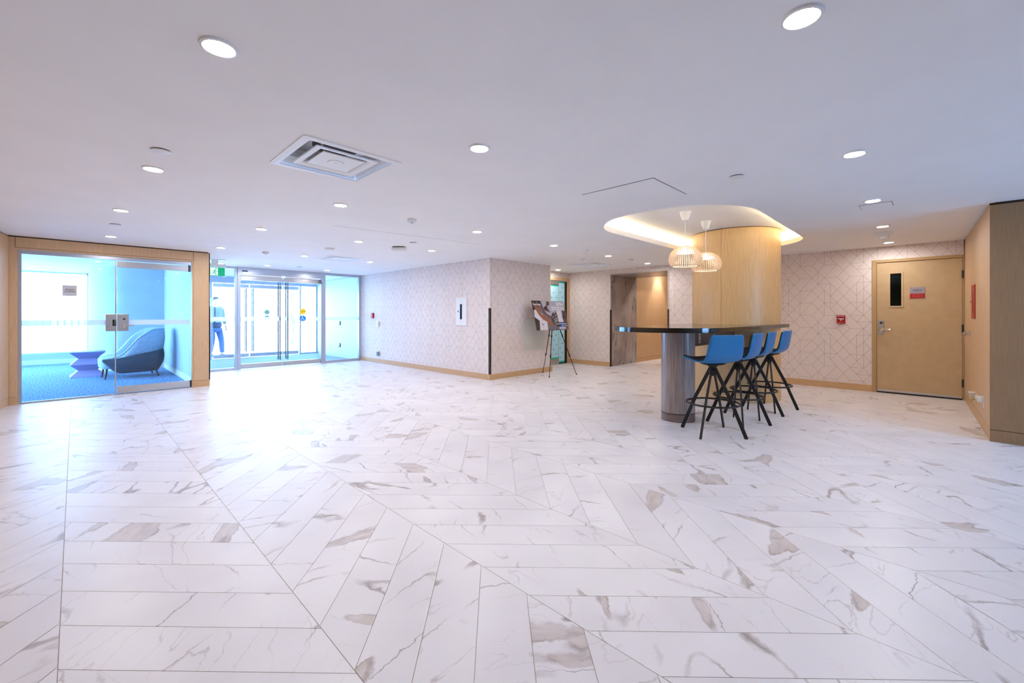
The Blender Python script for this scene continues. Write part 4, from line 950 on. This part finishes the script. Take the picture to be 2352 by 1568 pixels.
# ------------------------------------------------------------------ easel with poster
def c2w(X, Y): return (X*math.cos(A)+Y*math.sin(A), -X*math.sin(A)+Y*math.cos(A))
ea = thing('easel', 'black telescopic tripod easel holding the poster', 'easel', (*c2w(.84, 8.62), 0))
e0 = Vector((*c2w(.84, 8.62), 0))
def ew(X, Y, z): p = c2w(X, Y); return Vector((p[0], p[1], z))-e0
apex = ew(.845, 8.80, 1.30)
for X, Y in ((.7226, 8.27), (1.307, 8.665), (.648, 8.96)):
    ft = ew(X, Y, 0); d = ft-apex
    lg = MB().tube([apex, apex+d*.40], .010, 8).tube([apex+d*.40, apex+d*.70], .008, 8).tube([apex+d*.70, ft], .0062, 8).build('leg', 'black_metal', ea)
    for q in (.40, .70): MB().tube([apex+d*(q-.02), apex+d*(q+.02)], .014, 8).build('clamp', 'black_metal', lg)
    MB().lathe([(.013, 0), (.016, .006), (.009, .022)], 10, tuple(ft)).build('rubber_foot', 'black', lg)
MB().lathe([(.022, -.05), (.028, -.02), (.028, .02), (.018, .05)], 12, tuple(apex)).build('hub', 'black_metal', ea)
MB().tube([apex, apex+Vector((0, 0, -.42))], .006, 8).build('center_post', 'black_metal', ea); MB().tube([apex, apex+Vector((0, 0, .07))], .007, 8).build('top_mast', 'black_metal', ea)
hX, hY = math.cos(math.radians(40)), math.sin(math.radians(40))
bl = Vector((*c2w(.482, 8.30), .905)); hv = Vector((*c2w(hX, hY), 0)).normalized(); lean = Vector((*c2w(-.103, .123), .59)).normalized()
nv_ = hv.cross(lean).normalized()                     # out of the print, towards the room
ctr = bl+hv*.457
for s in (.36, .60):
    a = bl+hv*(.914*s)-nv_*.012-e0; MB().bar(tuple(a), tuple(a+nv_*.05+lean*.0), .03, .008).build('ledge', 'black_metal', ea)
po = thing('poster_board', 'SPIN STUDIO poster board with cyclists leaning on the tripod easel', 'poster', tuple(ctr))
Fm = frame((0, 0, 0), hv, lean)                        # x along width, y up the board, z outwards
bd = MB().box(-.457, 0, -.006, .457, .61, 0).build('board', 'pp_mid', po); bd.matrix_local = Fm
def pp(name, poly, mt, z): o = MB().prism(poly, z, z+.0004).build(name, mt, bd); return o
def P(px, py):                                         # zoomed poster pixels -> board coordinates
    v = (py-(238+(px-310)*.024))/(1045.); u_ = (px-(310+v*215))/(1245.+v*15); return (-.457+u_*.914, .61*(1-v))
def pq(name, pix, mt, z): return pp(name, [(max(-.4555, min(.4555, p[0])), max(.0015, min(.6085, p[1]))) for p in (P(*q) for q in pix)], mt, z)
pq('print_room', [(640, 250), (1560, 262), (1700, 800), (900, 800)], 'pp_grey', .0003)
pq('print_floor', [(1270, 620), (1440, 615), (1560, 1030), (1350, 1030)], 'pp_white', .0008)
pq('print_gym', [(420, 560), (600, 590), (900, 900), (960, 1300), (660, 1310), (640, 960), (440, 820)], 'pp_white', .0008)
pq('print_shadow', [(315, 245), (640, 250), (700, 400), (440, 560), (375, 590)], 'pp_brown', .0010)
pq('print_leg', [(425, 830), (600, 940), (650, 1310), (520, 1310)], 'pp_brown', .0012)
pq('print_bikes', [(1100, 700), (1250, 640), (1340, 860), (1370, 1060), (1180, 1120), (1060, 900)], 'pp_dark', .0012)
pq('print_bikes', [(1500, 600), (1620, 620), (1710, 1000), (1600, 1030), (1520, 850)], 'pp_dark', .0012)
pq('print_bikes', [(930, 1100), (1130, 1120), (1240, 1290), (980, 1290)], 'pp_mid', .0012)
for a, b in ((1180, 930), (1190, 990), (1200, 1050)): pq('print_frame_lines', [(a, b), (1340, b-100), (1342, b-82), (a+2, b+18)], 'pp_white', .0016)
pq('print_rider', [(870, 270), (980, 290), (985, 400), (900, 440), (950, 560), (1050, 680), (960, 650), (880, 620), (790, 520), (860, 420)], 'pp_skin2', .0016)
pq('print_rider_top', [(790, 470), (860, 430), (900, 600), (840, 610), (770, 520)], 'pp_brown', .0020)
pq('print_arm', [(640, 380), (720, 440), (800, 600), (900, 720), (1150, 860), (1130, 900), (960, 830), (780, 690)], 'pp_skin2', .0020)
pq('print_arm', [(400, 420), (520, 420), (640, 640), (720, 740), (860, 830), (1010, 960), (1130, 1060), (1190, 1130), (1150, 1150), (1060, 1120), (940, 1020), (760, 920), (620, 780), (520, 640)], 'pp_skin', .0024)
pq('print_banner', [(1420, 1040), (1600, 1040), (1640, 1195), (1420, 1195)], 'pp_blue', .0020)
pq('print_banner', [(1270, 1040), (1420, 1040), (1420, 1195), (1290, 1195)], 'pp_dark', .0019); pq('print_banner', [(1600, 1040), (1725, 1040), (1760, 1195), (1640, 1195)], 'pp_brown', .0019)
pq('print_strip', [(1390, 1205), (1640, 1205), (1660, 1285), (1400, 1285)], 'pp_lilac', .0020)
random.seed(11)
for (x0, x1, y0, y1, k) in ((1090, 1330, 640, 1050, 22), (1500, 1690, 620, 1000, 16), (660, 900, 900, 1280, 10)):
    for q in range(k):
        x = random.uniform(x0, x1-40)+(y0 if False else 0); y = random.uniform(y0, y1-30); a_, b_ = random.uniform(14, 46), random.uniform(10, 34)
        pq('print_detail', [(x, y), (x+a_, y-b_*.5), (x+a_+6, y+b_*.3), (x+8, y+b_)], random.choice(('pp_white', 'pp_dark', 'pp_mid', 'pp_brown') if k > 10 else ('pp_skin', 'pp_mid', 'pp_lilac', 'pp_brown')), .0014+.00002*q)
def ptext(s, px, py, size, al='CENTER', b=.0005):
    q = P(px, py); text('lettering', s, 'print_white', bd, size, Matrix.Translation((q[0], q[1], .0030)), al, bold=b)
ptext('SPIN', 1390, 385, .104, b=.0028); ptext('STUDIO', 1330, 545, .104, b=.0028); ptext('George', 505, 375, .070, b=.0012); ptext('the', 500, 318, .020)
ptext('Expected Opening Date', 1490, 1090, .033); ptext('July - August', 1620, 1154, .033)

# ------------------------------------------------------------------ ceiling fittings
def downlight(x, y, label):
    t = thing('downlight', label, 'downlight', (x, y, H), group='round recessed ceiling downlights')
    return t
dl = None
def make_dl(t):
    MB().lathe([(.050, -.0045), (.056, -.010), (.066, -.008), (.069, 0)], 32, caps=False).build('trim_ring', 'white_plastic', t)
    MB().lathe([(.0005, -.0055), (.051, -.0055), (.051, -.003)], 32).build('lens', 'lamp_lens', t)
DLS = [(1.82, .33, 'large round downlight at the top right, nearest the camera on the right'), (3.60, .36, 'second downlight from the camera in the right-hand row'), (5.19, .385, 'downlight beside the small ceiling hatch on the right'), (6.77, .41, 'downlight just in front of the smoke detector near the stair door'), (8.32, .44, 'downlight right above the stair door wall'),
       (.40, 2.025, 'large round downlight at the top left, nearest the camera on the left'), (1.804, 2.058, 'downlight to the right of the big square diffuser'),
       (.397, 4.05, 'downlight beside the round cover plate on the left'), (1.794, 4.08, 'downlight just behind the big square diffuser'), (3.579, 4.126, 'downlight above the centre, in front of the centre block corner'), (5.11, 4.11, 'downlight in front of the centre block\'s right face'), (6.69, 4.133, 'downlight between the cove tip and the alcove diffuser'), (8.2, 4.145, 'downlight just above the lift lobby opening'),
       (.324, 5.875, 'fifth downlight down the left-hand row, above the lounge glass'), (1.606, 5.907, 'downlight above and right of the oak lounge frame'), (2.866, 5.907, 'downlight left of the square motion sensor box'), (4.114, 5.878, 'downlight right of the square motion sensor box'),
       (.332, 7.912, 'downlight directly in front of the lounge glass front'), (1.602, 7.991, 'downlight above the right end of the oak lounge frame'), (2.873, 8.028, 'downlight just left of the entrance diffuser'), (4.119, 8.003, 'downlight just right of the entrance diffuser'),
       (2.091, 10.43, 'downlight right behind the exit sign'), (2.873, 10.125, 'downlight above the left entrance door'), (4.159, 10.19, 'downlight above the right entrance door'), (7.906, 6.23, 'downlight in front of the filmed glass alcove door')]
proto = None
for x, y, lab in DLS:
    t = thing('downlight', lab, 'downlight', (x, y, H), group='round recessed ceiling downlights')
    if proto is None: make_dl(t); proto = t
    else:
        for chd in proto.children: c = chd.copy(); C.objects.link(c); c.parent = t
for x, y, z, lab in ((11.19, 5.05, 2.5, 'downlight inside the lift lobby washing the oak wall'), (10.3, 4.2, 2.5, 'unseen downlight added deep inside the lift lobby for extra brightness')):  # second lamp is unseen, added to brighten the oak wall
    t = thing('downlight', lab, 'downlight', (x, y, z), group='round recessed ceiling downlights')
    for chd in proto.children: c = chd.copy(); C.objects.link(c); c.parent = t
sl = bpy.data.lights.new('lift_spot', 'SPOT'); sl.energy = 45; sl.spot_size = math.radians(75); sl.spot_blend = .6; sl.color = (1, .86, .68); sl.shadow_soft_size = .04
so = bpy.data.objects.new('lift_spot', sl); C.objects.link(so); so.location = (11.19, 5.05, 2.48); so.rotation_euler = (math.radians(14), 0, 0)
pl_ = bpy.data.lights.new('lift_fill', 'SPOT'); pl_.energy = 18; pl_.spot_size = math.radians(130); pl_.color = (1, .88, .72); pl_.shadow_soft_size = .05  # added fill light that brightens the lift lobby
so = bpy.data.objects.new('lift_fill', pl_); C.objects.link(so); so.location = (10.3, 4.2, 2.48)
def diffuser(x, y, h, lab):
    t = thing('air_diffuser', lab, 'air diffuser', (x, y, H), group='square ceiling air diffusers')
    def ring(ho, hi, z0, z1, zi): # square ring plate with sloped inside
        o = [(-ho, -ho), (ho, -ho), (ho, ho), (-ho, ho)]; i = [(-hi, -hi), (hi, -hi), (hi, hi), (-hi, hi)]
        vs = [(a, b, z0) for a, b in o]+[(a, b, z1) for a, b in i]+[(a, b, zi) for a, b in i]
        return MB().add(vs, [(q, (q+1) % 4, 4+(q+1) % 4, 4+q) for q in range(4)]+[(4+q, 4+(q+1) % 4, 8+(q+1) % 4, 8+q) for q in range(4)])
    def ring2(pr):
        vs = []; 
        for r, z in pr: vs += [(x_, y_, z) for x_, y_ in rrect(-r, r, -r, r, max(.004, r*.05), 2)]
        k = len(vs)//len(pr); return MB().add(vs, [(i*k+q, i*k+(q+1) % k, (i+1)*k+(q+1) % k, (i+1)*k+q) for i in range(len(pr)-1) for q in range(k)], False)
    ring2([(h, 0), (h, -.006), (h-.03, -.008), (h-.05, -.006), (h-.052, .0)]).build('frame', 'white_paint', t)
    ring2([(h-.046, -.004), (h-.055, .012), (h-.085, .055), (h-.09, .11)]).build('outer_cone', 'white_paint', t)
    bx(-h+.085, -h+.085, .11, h-.085, h-.085, .115).build('back_plate', 'steel', t)
    MB().lathe([(.15*h/.33, .100), (.15*h/.33, .109)], 32).build('duct_opening', 'black', t)
    ring2([(h-.118, .006), (h-.119, -.003), (h-.155, .002), (h-.168, .010), (h-.172, .020)]).build('middle_cone', 'white_paint', t)
    q = h-.187
    MB().box(-q, -q, -.002, q, q, .006).build('center_plate', 'white_paint', t, bevel=.003)
    MB().lathe([(.055, -.002), (.05, -.007), (.012, -.007), (.010, -.010), (.001, -.010)], 24).build('center_boss', 'white_paint', t)
    for sx, sy in ((1, 1), (-1, 1), (1, -1), (-1, -1)): MB().bar((sx*(q-.02), sy*(q-.02), .006), (sx*(h-.11), sy*(h-.11), .09), .012, .002).build('strut', 'steel', t)
for (x, y, h), lab in zip(DIFF, ('big square air diffuser in the ceiling nearest the camera', 'square air diffuser in the ceiling in front of the entrance', 'square air diffuser in the ceiling near the alcove')): diffuser(x, y, h, lab)
def disc(name, lab, cat, x, y, prof, parts=()):
    t = thing(name, lab, cat, (x, y, H)); MB().lathe(prof, 32, caps=True).build('body', 'white_plastic', t)
    for nm, pr, mt in parts: MB().lathe(pr, 20).build(nm, mt, t)
    return t
cap = [(.056, 0), (.056, -.001), (.055, -.010), (.05, -.012), (.001, -.012)]
gap = ('gap_ring', [(.050, -.001), (.050, 0)], 'dark_metal')
def plate(x, y, lab, r=.054):
    t = thing('sprinkler_cover', lab, 'sprinkler cover', (x, y, H), group='round sprinkler cover plates')
    MB().lathe([(r-.006, -.007), (r-.006, 0)], 32).build('neck', 'dark_metal', t); MB().lathe([(r, -.006), (r, -.009), (r-.004, -.011), (.001, -.011)], 32).build('cover', 'white_plastic', t)
for x, y, lab in ((.387, 3.568, 'round sprinkler cover plate near the left downlight'), (.329, 6.85, 'round sprinkler cover plate above the lounge glass'), (3.564, 1.068, 'round sprinkler cover plate right of the big access hatch'), (3.478, 5.441, 'small round cover plate behind the motion sensor box'), (7.462, 4.113, 'small round cover plate above the lift lobby'), (3.472, 9.984, 'small round cover plate over the entrance doors')): plate(x, y, lab)
det = [(.05, 0), (.05, -.012), (.048, -.03), (.040, -.038), (.001, -.040)]
for x, y, lab in ((2.24, 8.0, 'small white detector on the ceiling near the exit sign'), (2.618, 4.122, 'small white round detector in the middle of the ceiling'), (6.657, 4.667, 'small white detector next to the alcove diffuser')):
    disc('ceiling_detector', lab, 'detector', x, y, det, (('sensor', [(.014, -.044), (.014, -.040)], 'grey_plastic'),))
for x, y, lab in ((2.838, 6.854, 'flat oval-looking smoke detector in front of the entrance diffuser'), (5.833, 4.055, 'flat smoke detector in front of the alcove diffuser')):
    disc('smoke_detector', lab, 'smoke detector', x, y, [(.075, 0), (.075, -.01), (.068, -.026), (.05, -.034), (.001, -.036)])
disc('smoke_detector', 'smoke detector with a deep base between downlights near the stair door', 'smoke detector', 7.355, .435, [(.10, 0), (.10, -.008), (.085, -.02), (.06, -.03), (.052, -.075), (.045, -.082), (.001, -.083)], (('indicator', [(.008, -.066), (.008, -.06)], 'black'),))
ms = thing('motion_sensor', 'white box motion sensor with a dark top on the ceiling before the centre block', 'sensor', (3.542, 5.949, H), rz=-PI/4)
bx(-.085, -.06, -.016, .085, .06, 0).build('bracket', 'black', ms); bx(-.10, -.08, -.062, .10, .08, -.014).build('housing', 'white_plastic', ms, bevel=.012)
